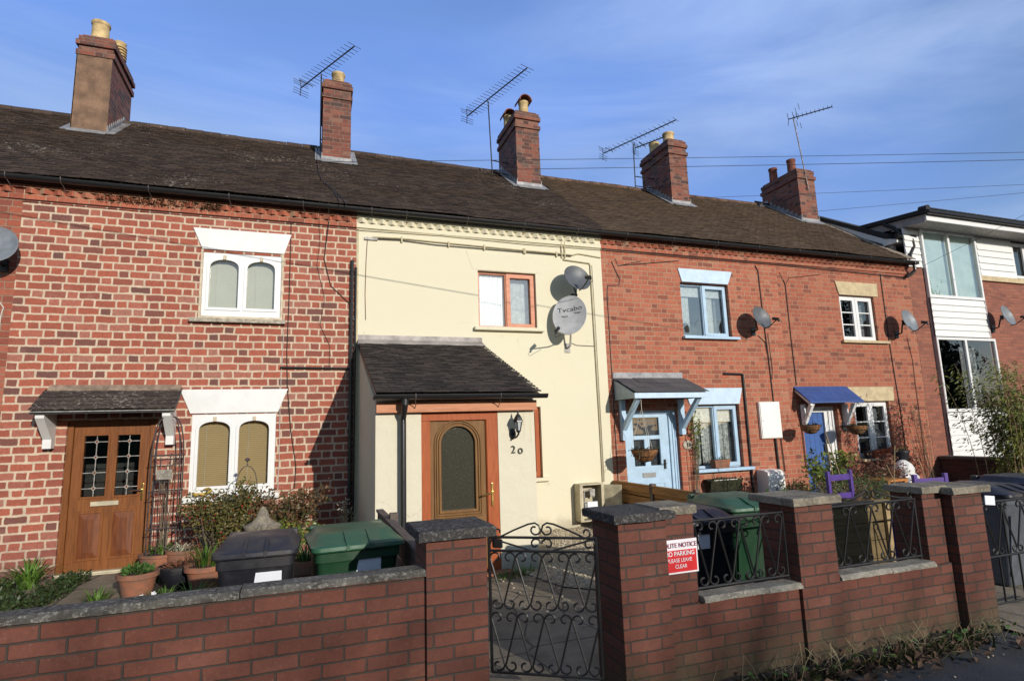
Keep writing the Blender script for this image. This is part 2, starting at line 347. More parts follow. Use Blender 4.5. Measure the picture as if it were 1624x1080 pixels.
M['leaf_laurel'] = leaf_mat('laurel_leaves', (.06, .10, .016), (.24, .27, .05), .3)
M['leaf_bamboo'] = leaf_mat('bamboo_leaves', (.06, .085, .012), (.20, .21, .035))
M['leaf_fir'] = leaf_mat('feathery_leaves', (.05, .09, .03), (.13, .18, .06))
M['leaf_dark'] = leaf_mat('dark_leaves', (.02, .035, .012), (.05, .07, .02))
M['leaf_pale'] = leaf_mat('pale_leaves', (.35, .36, .26), (.5, .5, .38))
M['leaf_dead'] = leaf_mat('fallen_leaves', (.05, .028, .018), (.17, .10, .062), .85)
M['grass'] = leaf_mat('strappy_leaves', (.04, .10, .012), (.12, .22, .035), .45)
M['dry_grass'] = leaf_mat('dry_stems', (.16, .13, .07), (.32, .27, .16), .8)
M['petal'] = plain('white_petals', (.7, .7, .75), .7)

def bin_mat(name, c, dust_reflection, amt):  # patches hold dust and a brown-cream reflection painted into the colour
    t = NT(name); p = t.pos(); n = t.noise(p, 3.2, 6, .68); s = t.noise(t.scalev(p, (40, 40, 4)), 3, 4, .7)
    b = t.mix(t.rng(n, .48, .70, 0, amt), c, dust_reflection); b = t.mix(t.rng(s, .62, .75, 0, .35), b, tuple(x*1.8+.03 for x in c))
    t.col(b); t.rough(t.rng(n, .35, .7, .34, .7)); t.b.inputs['Specular IOR Level'].default_value = .4; t.bump(t.noise(p, 25, 4), .06, .01); return t.m
M['bin_lid_black'] = bin_mat('bin_lid_black', (.018, .019, .026), (.085, .07, .058), .6)
M['bin_lid_green'] = bin_mat('bin_lid_green', (.022, .088, .046), (.11, .12, .075), .7)
M['bin_black'] = bin_mat('bin_black', (.012, .013, .018), (.045, .04, .036), .5)
M['bin_green'] = bin_mat('bin_green', (.014, .050, .024), (.04, .06, .035), .5)
def blind_mat(name, c, gap, pitch=.026):
    t = NT(name); p = t.pos(); z = t.n('ShaderNodeSeparateXYZ'); t.L.new(p, z.inputs[0])
    f = t.math('FRACT', t.math('DIVIDE', t.math('ADD', z.outputs[2], t.math('MULTIPLY', t.noise(t.scalev(p, (.3, 1, 1)), 2, 2), .012)), pitch))
    m = t.rng(f, .0, .3); n = t.noise(p, 6, 3)
    t.col(t.mix(m, gap, t.mix(n, tuple(x*.85 for x in c), c))); t.rough(.7); t.bump(m, .4, .004); return t.m
M['blind_tan'] = blind_mat('tan_slatted_blind', (.42, .29, .14), (.14, .085, .035))
M['blind_grey'] = blind_mat('pale_slatted_blind', (.50, .47, .38), (.38, .34, .26))

def asphalt_mat():
    t = NT('asphalt'); p = t.pos()
    n = t.noise(p, 1.2, 5, .6); f = t.noise(p, 180, 3, .7)
    c = t.mix(t.rng(n, .3, .7), (.045, .045, .05), (.075, .075, .08))
    c = t.mix(t.rng(f, .62, .75, 0, .5), c, (.2, .19, .18)); t.col(c); t.rough(.92)
    t.bump(t.math('ADD', f, t.noise(p, 60, 3)), .8, .006); return t.m
M['asphalt'] = asphalt_mat()
def path_mat():
    t = NT('concrete_path'); p = t.pos()
    v = t.n('ShaderNodeTexVoronoi', feature='DISTANCE_TO_EDGE'); t.L.new(t.scalev(p, (1, .8, 1)), v.inputs['Vector']); v.inputs['Scale'].default_value = 1.7
    cr = t.rng(v.outputs['Distance'], .0, .02)
    c = t.mix(t.rng(t.noise(p, 3, 6, .65), .3, .7), (.16, .13, .088), (.26, .215, .155)); c = t.mix(cr, (.055, .05, .04), c)
    t.col(c); t.rough(.9); t.bump(t.math('ADD', cr, t.noise(p, 50, 4)), .5, .01); return t.m
M['path'] = path_mat()
def gravel_mat():
    t = NT('gravel'); p = t.pos()
    v = t.n('ShaderNodeTexVoronoi'); t.L.new(p, v.inputs['Vector']); v.inputs['Scale'].default_value = 65
    c = t.mix(.5, t.ramp(t.math('FRACT', t.math('MULTIPLY', v.outputs['Distance'], 7.3)), [(0, (.28, .22, .15)), (.5, (.42, .35, .25)), (1, (.56, .49, .38))]), (.38, .31, .22))
    t.col(c); t.rough(.9); t.bump(v.outputs['Distance'], 1.0, .02); return t.m
M['gravel'] = gravel_mat()
M['pebble'] = leaf_mat('pebbles', (.36, .29, .19), (.62, .54, .41), .85)

# ------------------------------------------------------------------ geometry helpers
class MB:
    def __init__(s): s.bm = bmesh.new()
    def box(s, x0, x1, y0, y1, z0, z1, bev=0, rot=None, piv=None):
        vs = [s.bm.verts.new((x, y, z)) for x in (x0, x1) for y in (y0, y1) for z in (z0, z1)]
        fs = [(0, 1, 3, 2), (4, 6, 7, 5), (0, 4, 5, 1), (2, 3, 7, 6), (0, 2, 6, 4), (1, 5, 7, 3)]
        fc = [s.bm.faces.new([vs[i] for i in f]) for f in fs]
        if bev: 
            g = bmesh.ops.bevel(s.bm, geom=list({e for f in fc for e in f.edges}), offset=bev, segments=2, profile=.6, affect='EDGES')
            vs = list({v for f in g['faces'] for v in f.verts} | {v for v in vs if v.is_valid})
        if rot is not None:
            pv = Vector(piv) if piv else Vector(((x0+x1)/2, (y0+y1)/2, (z0+z1)/2))
            bmesh.ops.rotate(s.bm, verts=vs, cent=pv, matrix=rot)
        return vs
    def poly(s, pts):
        return s.bm.faces.new([s.bm.verts.new(p) for p in pts])
    def prism(s, pts, off):
        off = Vector(off); a = [s.bm.verts.new(p) for p in pts]; b = [s.bm.verts.new(Vector(p)+off) for p in pts]
        n = len(pts); s.bm.faces.new(a); s.bm.faces.new(b[::-1])
        for i in range(n): s.bm.faces.new([a[i], b[i], b[(i+1) % n], a[(i+1) % n]])
    def tube(s, pts, r, seg=6, r2=None, closed=False):
        pts = [Vector(p) for p in pts]; n = len(pts); rings = []
        up = Vector((0, 0, 1)); prev = None
        for i, p in enumerate(pts):
            if closed: d = pts[(i+1) % n]-pts[i-1]
            else: d = (pts[min(i+1, n-1)]-pts[max(i-1, 0)])
            if d.length < 1e-9: d = Vector((0, 0, 1))
            d.normalize()
            if prev is None:
                a = d.cross(up) if abs(d.z) < .9 else d.cross(Vector((1, 0, 0)))
            else: a = prev-d*prev.dot(d)
            if a.length < 1e-6: a = d.orthogonal()
            a.normalize(); prev = a; b = d.cross(a)
            rr = r if r2 is None else r+(r2-r)*i/max(1, n-1)
            rings.append([s.bm.verts.new(p+(a*math.cos(2*math.pi*k/seg)+b*math.sin(2*math.pi*k/seg))*rr) for k in range(seg)])
        m = n if closed else n-1
        for i in range(m):
            A, B = rings[i], rings[(i+1) % n]
            for k in range(seg): s.bm.faces.new([A[k], A[(k+1) % seg], B[(k+1) % seg], B[k]])
        if not closed:
            s.bm.faces.new(rings[0][::-1]); s.bm.faces.new(rings[-1])
    def lathe(s, prof, c, seg=24, axis='Z', sx=1, sy=1, jit=0):
        c = Vector(c); rings = []
        for r, h in prof:
            ring = []
            for k in range(seg):
                a = 2*math.pi*k/seg; j = 1+jit*random.uniform(-1, 1)
                q = Vector((r*j*math.cos(a)*sx, r*j*math.sin(a)*sy, h)); ring.append(s.bm.verts.new(c+q))
            rings.append(ring)
        for A, B in zip(rings, rings[1:]):
            for k in range(seg): s.bm.faces.new([A[k], A[(k+1) % seg], B[(k+1) % seg], B[k]])
        s.bm.faces.new(rings[0][::-1]); s.bm.faces.new(rings[-1])
        return rings
    def leaf(s, p, d, n, l, w, fold=.0):
        p = Vector(p); d = Vector(d).normalized(); sd = d.cross(n)
        if sd.length < 1e-5: sd = d.orthogonal()
        sd.normalize(); m = p+d*l*.5
        a = s.bm.verts.new(p); b = s.bm.verts.new(m+sd*w*.5); c = s.bm.verts.new(p+d*l+n*(-fold)); e = s.bm.verts.new(m-sd*w*.5)
        s.bm.faces.new([a, b, c, e])
    def strap(s, p, dirv, l, w, bend=.6, seg=4):
        p = Vector(p); h = Vector((dirv[0], dirv[1], 0)); up = Vector((0, 0, 1)); side = Vector((-dirv[1], dirv[0], 0)).normalized()
        prev = None; q = p.copy(); ang = R(80)-random.random()*.5
        for i in range(seg+1):
            ww = w*(1-i/seg)**.6*.5+.0004
            a = s.bm.verts.new(q-side*ww); b = s.bm.verts.new(q+side*ww)
            if prev: s.bm.faces.new([prev[0], prev[1], b, a])
            prev = (a, b); q = q+(h*math.cos(ang)+up*math.sin(ang))*l/seg; ang -= bend*(.6+.8*i/seg)
    def build(s, name, mat, parent=None, smooth=False, auto=None):
        me = bpy.data.meshes.new(name); bmesh.ops.recalc_face_normals(s.bm, faces=s.bm.faces) if not getattr(s, 'norecalc', False) else None
        s.bm.to_mesh(me); s.bm.free()
        me.materials.append(M[mat] if isinstance(mat, str) else mat)
        if smooth or auto: me.polygons.foreach_set('use_smooth', [True]*len(me.polygons))
        if auto: me.set_sharp_from_angle(angle=R(auto))
        o = bpy.data.objects.new(name, me); COL.objects.link(o)
        if parent is not None: o.parent = parent
        return o

def rect(x0, x1, z0, z1): return [(x0, z0), (x1, z0), (x1, z1), (x0, z1)]
def arch(x0, x1, z0, z1, rise, n=12, k=1.0):
    # flat sides then an elliptical head
    pts = [(x0, z0), (x1, z0)]
    cx = (x0+x1)/2; rx = (x1-x0)/2
    for i in range(n+1):
        a = math.pi*i/n; pts.append((cx+rx*math.cos(a), z1-rise+rise*math.sin(a)**k if k != 1 else z1-rise+rise*math.sin(a)))
    return pts
def plate_mesh(outer, holes, y, th, bev=0):
    cu = bpy.data.curves.new('c', 'CURVE'); cu.dimensions = '2D'; cu.fill_mode = 'BOTH'; cu.extrude = th/2-bev; cu.bevel_depth = bev; cu.bevel_resolution = 0
    for loop in [outer]+list(holes):
        sp = cu.splines.new('POLY'); sp.points.add(len(loop)-1); sp.use_cyclic_u = True
        for i, (a, b) in enumerate(loop): sp.points[i].co = (a, b, 0, 1)
    o = bpy.data.objects.new('c', cu); COL.objects.link(o)
    bpy.context.view_layer.update(); dg = bpy.context.evaluated_depsgraph_get()
    me = bpy.data.meshes.new_from_object(o.evaluated_get(dg)); bpy.data.objects.remove(o)
    me.transform(Matrix(((1, 0, 0, 0), (0, 0, -1, y+th/2), (0, 1, 0, 0), (0, 0, 0, 1))))
    return me
def plate(name, outer, holes, y, th, mat, parent=None, bev=0, xf=None):
    me = plate_mesh(outer, holes, y, th, bev)
    if xf is not None: me.transform(xf)
    me.name = name; me.materials.clear(); me.materials.append(M[mat]); me.polygons.foreach_set('use_smooth', [False]*len(me.polygons))
    o = bpy.data.objects.new(name, me); COL.objects.link(o)
    if parent is not None: o.parent = parent
    return o
def text_mesh(body, size, mat, loc, name='lettering', parent=None, extrude=.003, sx=1, rot=None, align='CENTER', shear=0, offset=0):
    cu = bpy.data.curves.new('t', 'FONT'); cu.body = body; cu.size = size; cu.extrude = extrude; cu.align_x = align; cu.align_y = 'CENTER'; cu.shear = shear; cu.offset = offset
    o = bpy.data.objects.new('t', cu); COL.objects.link(o)
    bpy.context.view_layer.update(); dg = bpy.context.evaluated_depsgraph_get()
    me = bpy.data.meshes.new_from_object(o.evaluated_get(dg)); bpy.data.objects.remove(o)
    me.transform(Matrix.Diagonal((sx, 1, 1, 1)))
    me.transform(Matrix.Rotation(R(90), 4, 'X'))
    if rot is not None: me.transform(rot)
    me.transform(Matrix.Translation(loc)); me.name = name; me.materials.clear(); me.materials.append(M[mat])
    ob = bpy.data.objects.new(name, me); COL.objects.link(ob)
    if parent is not None: ob.parent = parent
    return ob
def join_name(o, name): o.name = name; return o
def thing(name, label, cat, loc=(0, 0, 0), group=None):
    o = bpy.data.objects.new(name, None); COL.objects.link(o); o.location = (0, 0, 0)
    o.empty_display_size = .1
    o['label'] = label; o['category'] = cat
    if group: o['group'] = group
    o['base'] = loc
    return o
def settle():
    # move every Empty to its thing's base while its parts stay where they are
    for o in list(COL.objects):
        if o.type == 'EMPTY' and 'base' in o:
            b = Vector(o['base']); del o['base']
            if b.length > 0:
                o.location = b
                for c in o.children: c.location = Vector(c.location)-b
def tag(o, label, cat, group=None, kind=None):
    if label: o['label'] = label
    if cat: o['category'] = cat
    if group: o['group'] = group
    if kind: o['kind'] = kind
    return o
def struct(o): o['kind'] = 'structure'; return o
def lerp(a, b, t): return a+(b-a)*t
def catenary(a, b, sag, n=24):
    a, b = Vector(a), Vector(b)
    return [a.lerp(b, i/n)-Vector((0, 0, sag*4*(i/n)*(1-i/n))) for i in range(n+1)]

# ------------------------------------------------------------------ ground
def sheet(name, x0, x1, y0, y1, z, mat, nx=1, ny=1, amp=0):
    m = MB()
    g = [[m.bm.verts.new((lerp(x0, x1, i/nx), lerp(y0, y1, j/ny), z+amp*noise.noise(Vector((i*.9, j*.9, z))))) for j in range(ny+1)] for i in range(nx+1)]
    for i in range(nx):
        for j in range(ny): m.bm.faces.new([g[i][j], g[i+1][j], g[i+1][j+1], g[i][j+1]])
    return struct(m.build(name, mat))
sheet('ground', -400, 400, -400, 400, 0, 'asphalt')
sheet('soil_bed', -8, .70, -5.27, -.0, .004, 'soil')
sheet('garden_path', -3.0, -1.75, -4.2, 0, .012, 'path')
sheet('front_path', .72, 4.85, -5.6, 0, .004, 'path')
sheet('neighbour_garden', 4.89, 12.9, -5.3, 0, .008, 'soil')
sheet('neighbour_path', 5.0, 6.4, -5.3, 0, .016, 'path')
sheet('far_path', 9.0, 10.0, -5.3, 0, .016, 'path')
sheet('side_drive', 4.95, 12, -6.4, -5.3, .02, 'path')

# gravel beside the porch
def gravel():
    m = MB(); pts = [(2.6, -.02), (4.84, -.02), (4.84, -3.6), (3.4, -3.9), (2.5, -3.1), (2.3, -2.3), (2.6, -2.25)]
    m.poly([(x, y, .014) for x, y in pts])
    tag(m.build('gravel_bed', 'gravel'), None, None, kind='stuff')
    m = MB(); n = 0
    def inside(x, y):
        c = False
        for i in range(len(pts)):
            (x1, y1), (x2, y2) = pts[i], pts[i-1]
            if (y1 > y) != (y2 > y) and x < (x2-x1)*(y-y1)/(y2-y1)+x1: c = not c
        return c
    while n < 9500:
        x, y = random.uniform(2.0, 4.9), random.uniform(-4.6, -.02)
        if not inside(x, y) and random.random() > .05: continue
        if x > 4.83: continue
        n += 1; r = random.uniform(.008, .017); c = Vector((x, y, .014+r*.3)); k = 5
        top = m.bm.verts.new(c+Vector((0, 0, r*.9)))
        ring = [m.bm.verts.new(c+Vector((math.cos(2*math.pi*i/k+n)*r*random.uniform(.7, 1.2), math.sin(2*math.pi*i/k+n)*r*random.uniform(.7, 1.2), random.uniform(-.2, .3)*r))) for i in range(k)]
        for i in range(k): m.bm.faces.new([ring[i], ring[(i+1) % k], top])
    tag(m.build('gravel', 'pebble'), 'pale brown gravel beside the cream porch', None, kind='stuff')
gravel()

# ------------------------------------------------------------------ roofs
EAVE_Y, EAVE_Z, PITCH, RIDGE_Y = -.19, 5.013, R(37), 3.05
def roof_z(y): return EAVE_Z+(y-EAVE_Y)*math.tan(PITCH)
def tiles(m, x0, x1, o, slope, length, gauge=.098, tw=.165, th=.016, lift=.03, jit=1.2):
    # o: lower-left edge point (y,z), slope angle; tiles as thin slabs, each an island
    rows = int(length/gauge); cs, sn = math.cos(slope), math.sin(slope)
    def P(x, s, h): return Vector((x, o[0]+s*cs-h*sn, o[1]+s*sn+h*cs))
    for j in range(rows):
        s0 = j*gauge; x = x0-(tw/2 if j % 2 else 0)
        while x < x1-.005:
            a, b = max(x0, x+.0015), min(x1, x+tw-.0015)
            if b-a > .01:
                t1 = random.uniform(0, .006)*jit; t2 = random.uniform(0, .006)*jit; ds = random.uniform(-.004, .004)*jit
                hl = th+lift*.35
                v = [m.bm.verts.new(P(a, s0+ds, hl+t1)), m.bm.verts.new(P(b, s0+ds, hl+t2)), m.bm.verts.new(P(b, s0+gauge*1.25, .004+t2)), m.bm.verts.new(P(a, s0+gauge*1.25, .004+t1)),
                     m.bm.verts.new(P(a, s0+ds, hl+t1-th)), m.bm.verts.new(P(b, s0+ds, hl+t2-th))]
                m.bm.faces.new(v[:4]); m.bm.faces.new([v[4], v[5], v[1], v[0]])
            x += tw
    m.norecalc = True

SAG = lambda x: 0
def build_roof(h, x0, x1, mat):
    length = (RIDGE_Y-EAVE_Y)/math.cos(PITCH)
    m = MB(); tiles(m, x0, x1, (EAVE_Y, EAVE_Z), PITCH, length)
    # gentle sag of the old roof
    for v in m.bm.verts:
        v.co.z += .035*noise.noise(Vector((v.co.x*.55, v.co.y*.8, 1.3)))+.012*noise.noise(Vector((v.co.x*2.2, v.co.y*2, 4)))
    r = m.build('roof', mat, h)
    b = MB(); zr = roof_z(RIDGE_Y)
    b.prism([(x0, EAVE_Y+.02, EAVE_Z-.07), (x0, RIDGE_Y, zr-.07), (x0, 2*RIDGE_Y-EAVE_Y, EAVE_Z-.07), (x0, RIDGE_Y, zr-.15), ], (x1-x0, 0, 0))
    b.poly([(x0, RIDGE_Y, zr), (x1, RIDGE_Y, zr), (x1, 2*RIDGE_Y-EAVE_Y, EAVE_Z), (x0, 2*RIDGE_Y-EAVE_Y, EAVE_Z)])
    b.build('roof_deck', mat, r)
    g = MB(); x = x0
    while x < x1-.01:
        e = min(x1, x+.3); z = roof_z(RIDGE_Y)+.01+.035*noise.noise(Vector((x*.55, RIDGE_Y*.8, 1.3)))
        g.tube([(x+.004, RIDGE_Y, z-.03+random.uniform(-.004, .004)), (e-.004, RIDGE_Y, z-.03+random.uniform(-.004, .004))], .085, 12); x += .3
    g.build('ridge_tiles', mat if mat != 'tile_brown' else 'ridge_clay', r)
    return r

def gutter(h, x0, x1, y=-.165, z=4.985, r=.056, mat='black_plastic'):
    m = MB(); n = 8
    a = []; 
    for x in (x0, x1):
        ring = [(x, y+r*math.cos(math.pi+math.pi*k/n), z+r*math.sin(math.pi+math.pi*k/n)) for k in range(n+1)]
        ring += [(x, y+(r-.008)*math.cos(-math.pi*k/n), z+(r-.008)*math.sin(-math.pi*k/n)) for k in range(n+1)]
        a.append([m.bm.verts.new(p) for p in ring])
    L = len(a[0])
    for k in range(L): m.bm.faces.new([a[0][k], a[0][(k+1) % L], a[1][(k+1) % L], a[1][k]])
    for e in (0, 1):
        A = a[e]
        for k in range(n): m.bm.faces.new([A[k], A[k+1], A[L-2-k], A[L-1-k]])
    g = m.build('gutter', mat, h, auto=40)
    x = x0+.45
    while x < x1:
        b = MB(); k = [(x, y+(r+.004)*math.cos(math.pi+math.pi*i/8), z+(r+.004)*math.sin(math.pi+math.pi*i/8)) for i in range(9)]
        b.tube([(x, y-r-.004, z+.012)]+k+[(x, y+r+.02, z+.012)], .006, 5)
        b.tube([(x, y, z-r), (x+.02, y+.07, z-r-.05), (x+.02, y+.13, z-r-.09)], .005, 5)
        b.build('gutter_bracket', 'mast', g)
        x += .98
    return g

def eaves_course(h, x0, x1, mat, moss=None):
    m = MB()
    m.box(x0, x1, -.045, .02, 4.885, 4.93)           # course above the teeth
    m.box(x0, x1, -.024, .02, 4.735, 4.806)         # flat course below
    x = x0+.08; w = .074
    while x < x1-.07:
        m.prism([(x-w, .0, 4.812), (x, -.072, 4.812), (x+w, .0, 4.812)], (0, 0, .072)); x += .152
    c = m.build('dog_tooth_course', mat, h)
    f = MB(); f.box(x0, x1, -.11, .0, 4.932, 4.955); f.build('eaves_board', 'black_pipe', h)
    return c

# ------------------------------------------------------------------ chimneys (parts of a house's roof)
def chimney(roof, x0, x1, y0, y1, ztop, mat='brick_chimney', render_face=False, corbels=((-.42, .03, .08), (-.22, .035, .09)), pots=()):
    zb = roof_z(y0)-.15; m = MB()
    m.box(x0, x1, y0, y1, zb, ztop-.1)
    for dz, o, hh in corbels: m.box(x0-o, x1+o, y0-o, y1+o, ztop+dz, ztop+dz+hh, .006)
    m.box(x0-.012, x1+.012, y0-.012, y1+.012, ztop-.13, ztop-.05, .006)
    m.box(x0+.03, x1-.03, y0+.03, y1-.03, ztop-.05, ztop, .01)
    for v in m.bm.verts:
        n = noise.noise_vector(v.co*3.1)*.008; v.co += n
    c = m.build('chimney', mat, roof)
    f = MB(); t = .02
    zf = roof_z(y0)
    f.box(x0-t, x1+t, y0-.014, y0-.002, zf-.02, zf+.11)
    f.prism([(x0-t, y0-.16, roof_z(y0-.16)+.045), (x1+t, y0-.16, roof_z(y0-.16)+.045), (x1+t, y0, zf+.05), (x0-t, y0, zf+.05)], (0, -.005, .008))
    for x, s in ((x0, -1), (x1, 1)):
        n = 9
        for k in range(n):
            ya = lerp(y0-.02, RIDGE_Y, k/n); yb = lerp(y0-.02, RIDGE_Y, (k+1.1)/n); za = roof_z(ya)+.02
            f.box(min(x, x+s*.012), max(x, x+s*.012), ya, yb, za-.02, roof_z(yb)+.09+random.uniform(0, .01))
        f.prism([(x, y0-.1, roof_z(y0-.1)+.04), (x+s*.13, y0-.1, roof_z(y0-.1)+.04), (x+s*.13, RIDGE_Y, roof_z(RIDGE_Y)+.04), (x, RIDGE_Y, roof_z(RIDGE_Y)+.04)], (0, -.004, .008))
    join_name(f.build('flashing', 'lead', roof), 'flashing')
    if render_face:
        r = MB(); r.box(x0-.012, x1+.0, y0-.02, y0, zf-.0, ztop-.43); r.box(x0-.015, x0, y0-.02, y1, zf, ztop-.43)
        r.build('rendered_face', 'brown_render', roof)
    for p in pots:
        q = MB(); kind, px, py, pr, ph, pm = p; b = ztop-.02
        prof = [(pr*.98, 0), (pr*.98, .03), (pr*.92, .05), (pr*.86, ph-.07), (pr*.93, ph-.055), (pr*.98, ph-.04), (pr*.98, ph), (pr*.8, ph), (pr*.7, ph-.08), (.01, ph-.08)]
        if kind == 'louvre':
            prof = [(pr*.95, 0), (pr*.9, .04)]
            for i in range(5): z = .08+i*.055; prof += [(pr*.72, z), (pr*.98, z+.008), (pr*.98, z+.028), (pr*.72, z+.034)]
            prof += [(pr*.9, ph), (pr*.6, ph), (.01, ph-.03)]
        q.lathe(prof, (px, py, b), 20)
        if kind == 'hood':
            q.build('chimney_pot', pm, roof, auto=35); q = MB(); pm = 'pot_red'
            n = 8; rr = pr*1.25
            for i in range(n):
                a0, a1 = math.pi*i/n, math.pi*(i+1)/n
                q.prism([(px+rr*math.cos(a0), py-.17, b+ph-.03+rr*math.sin(a0)), (px+rr*math.cos(a1), py-.17, b+ph-.03+rr*math.sin(a1)), (px+(rr-.02)*math.cos(a1), py-.17, b+ph-.03+(rr-.02)*math.sin(a1)), (px+(rr-.02)*math.cos(a0), py-.17, b+ph-.03+(rr-.02)*math.sin(a0))], (0, .34, 0))
        q.build('chimney_pot' if kind != 'hood' else 'pot_hood', pm, roof, auto=35)
    # mortar flaunching round the pots
    fl = MB(); fl.prism([(x0+.05, y0+.05, ztop-.005), (x1-.05, y0+.05, ztop-.005), ((x0+x1)/2+.08, y0+.2, ztop+.05), ((x0+x1)/2-.08, y0+.2, ztop+.05)], (0, .01, 0))
    fl.box(x0+.09, x1-.09, y0+.09, y1-.09, ztop-.01, ztop+.035, .02)
    fl.build('flaunching', 'mortar_fillet', roof)
    return c

# ------------------------------------------------------------------ house shells
def house_wall(h, x0, x1, holes, mat, ztop=4.95, depth=6.1):
    w = plate('wall', rect(x0, x1, -.3, ztop), holes, 0, .26, mat, h)
    m = MB(); zr = roof_z(RIDGE_Y)-.12; za = roof_z(.02)-.12
    for x in (x0+.01, x1-.13):
        m.prism([(x, .262, -.3), (x, depth, -.3), (x, depth, za), (x, RIDGE_Y, zr), (x, .262, za)], (.12, 0, 0))
    m.box(x0+.14, x1-.14, depth-.12, depth, -.3, za-.05)
    m.box(x0+.14, x1-.14, .262, depth-.13, 2.45, 2.6)
    m.build('party_wall', mat, h)
    return w
def room(h, x0, x1, z0, z1, y=.262, d=1.6):
    return

def cable(parent, pts, r=.006, mat='cable', name='cable'):
    m = MB(); m.tube(pts, r, 5); return m.build(name, mat, parent)

def lintel(h, top, bot, mat, y=-.022, th=.024, name='lintel'):
    # top (x0,x1,z) bottom (x0,x1,z)
    return plate(name, [(bot[0], bot[2]), (bot[1], bot[2]), (top[1], top[2]), (top[0], top[2])], [], y, th, mat, h, bev=.003)

def casement(h, x0, x1, z0, z1, y, frame_mat, lights, fw=.045, leaf=.04, glass='glass', arched=False, bars=0, back=None, back_args=None, name='window', sill=None):
    """outer frame is the window; casements, panes, blinds are its pieces"""
    n = len(lights); iw = (x1-x0-fw*(n+1))/n; holes = []; spans = []
    for i in range(n):
        a = x0+fw+i*(iw+fw); spans.append((a, a+iw))
        holes.append(rect(a, a+iw, z0+fw, z1-fw) if not arched else arch(a, a+iw, z0+fw*1.6, z1-fw*1.1, .14, 14, .75))
    w = plate(name, rect(x0, x1, z0, z1), holes, y, .06, frame_mat, h, bev=.004)
    for i, ((a, b), lt) in enumerate(zip(spans, lights)):
        ga, gb, g0, g1 = a, b, z0+fw, z1-fw
        if arched:
            g0 = z0+fw*1.6; g1 = z1-fw*1.1
            plate('casement', arch(a-.012, b+.012, g0-.012, g1+.012, .145, 14, .75), [arch(a+.022, b-.022, g0+.022, g1-.028, .125, 14, .75)], y-.012, .03, frame_mat, w, bev=.003)
            k = MB(); k.box((a+b)/2-.02, (a+b)/2+.02, y-.03, y+.0, g1-.03, g1+.03, .004); k.build('keystone', 'cream_edge', w)
        elif lt in ('open', 'bars'):
            f = plate('casement', rect(a-.018, b+.018, g0-.018, g1+.018), [rect(a+leaf, b-leaf, g0+leaf, g1-leaf)], y-.018, .045, frame_mat, w, bev=.005)
        if bars:
            m = MB(); lo, hi = (g0+leaf, g1-leaf) if lt == 'bars' else (g0, g1)
            for k in range(1, bars+1):
                z = lerp(lo, hi, k/(bars+1)); m.box(a+.01, b-.01, y-.006, y+.03, z-.011, z+.011)
            m.build('glazing_bar', frame_mat, w)
        gm = glass[i] if isinstance(glass, (list, tuple)) else glass
        p = MB(); yy = y+.035
        p.poly([(a-.01, yy, g0-.01), (b+.01, yy, g0-.01), (b+.01, yy, g1+.01), (a-.01, yy, g1+.01)]); p.norecalc = True; p.build('pane', gm, w)
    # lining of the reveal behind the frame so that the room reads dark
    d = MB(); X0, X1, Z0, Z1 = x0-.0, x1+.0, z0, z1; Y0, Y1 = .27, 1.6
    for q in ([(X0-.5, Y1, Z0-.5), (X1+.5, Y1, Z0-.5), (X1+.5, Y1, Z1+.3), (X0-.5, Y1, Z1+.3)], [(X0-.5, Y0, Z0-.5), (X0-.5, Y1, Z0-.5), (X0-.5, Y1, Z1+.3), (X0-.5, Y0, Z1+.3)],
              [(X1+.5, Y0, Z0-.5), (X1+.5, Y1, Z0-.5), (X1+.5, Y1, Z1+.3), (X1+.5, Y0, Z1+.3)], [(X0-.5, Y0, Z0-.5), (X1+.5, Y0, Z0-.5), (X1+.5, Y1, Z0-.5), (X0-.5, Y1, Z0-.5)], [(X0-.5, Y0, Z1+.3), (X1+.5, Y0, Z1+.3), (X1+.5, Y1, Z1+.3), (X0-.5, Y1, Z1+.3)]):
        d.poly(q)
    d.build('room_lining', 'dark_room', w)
    return w
def curtain(w, x0, x1, z0, z1, y, mat='curtain', amp=.012, per=.05, name='curtain', scallop=0):
    m = MB(); n = max(4, int((x1-x0)/.012)); rows = 6; g = []
    for i in range(n+1):
        x = lerp(x0, x1, i/n); col = []
        for j in range(rows+1):
            z = lerp(z0, z1, j/rows); a = amp*(1-.3*j/rows)
            col.append(m.bm.verts.new((x, y+a*math.sin(x/per*6.28+.5*math.sin(z*4)), z+(scallop*abs(math.sin(x*30)) if j == 0 else 0))))
        g.append(col)
    for i in range(n):
        for j in range(rows): m.bm.faces.new([g[i][j], g[i+1][j], g[i+1][j+1], g[i][j+1]])
    return m.build(name, mat, w, smooth=True)
def sill(w, x0, x1, z, mat, y0=-.06, h=.05, name='sill', y1=.05):
    m = MB(); m.box(x0, x1, y0, y1, z-h, z, .006); return m.build(name, mat, w)

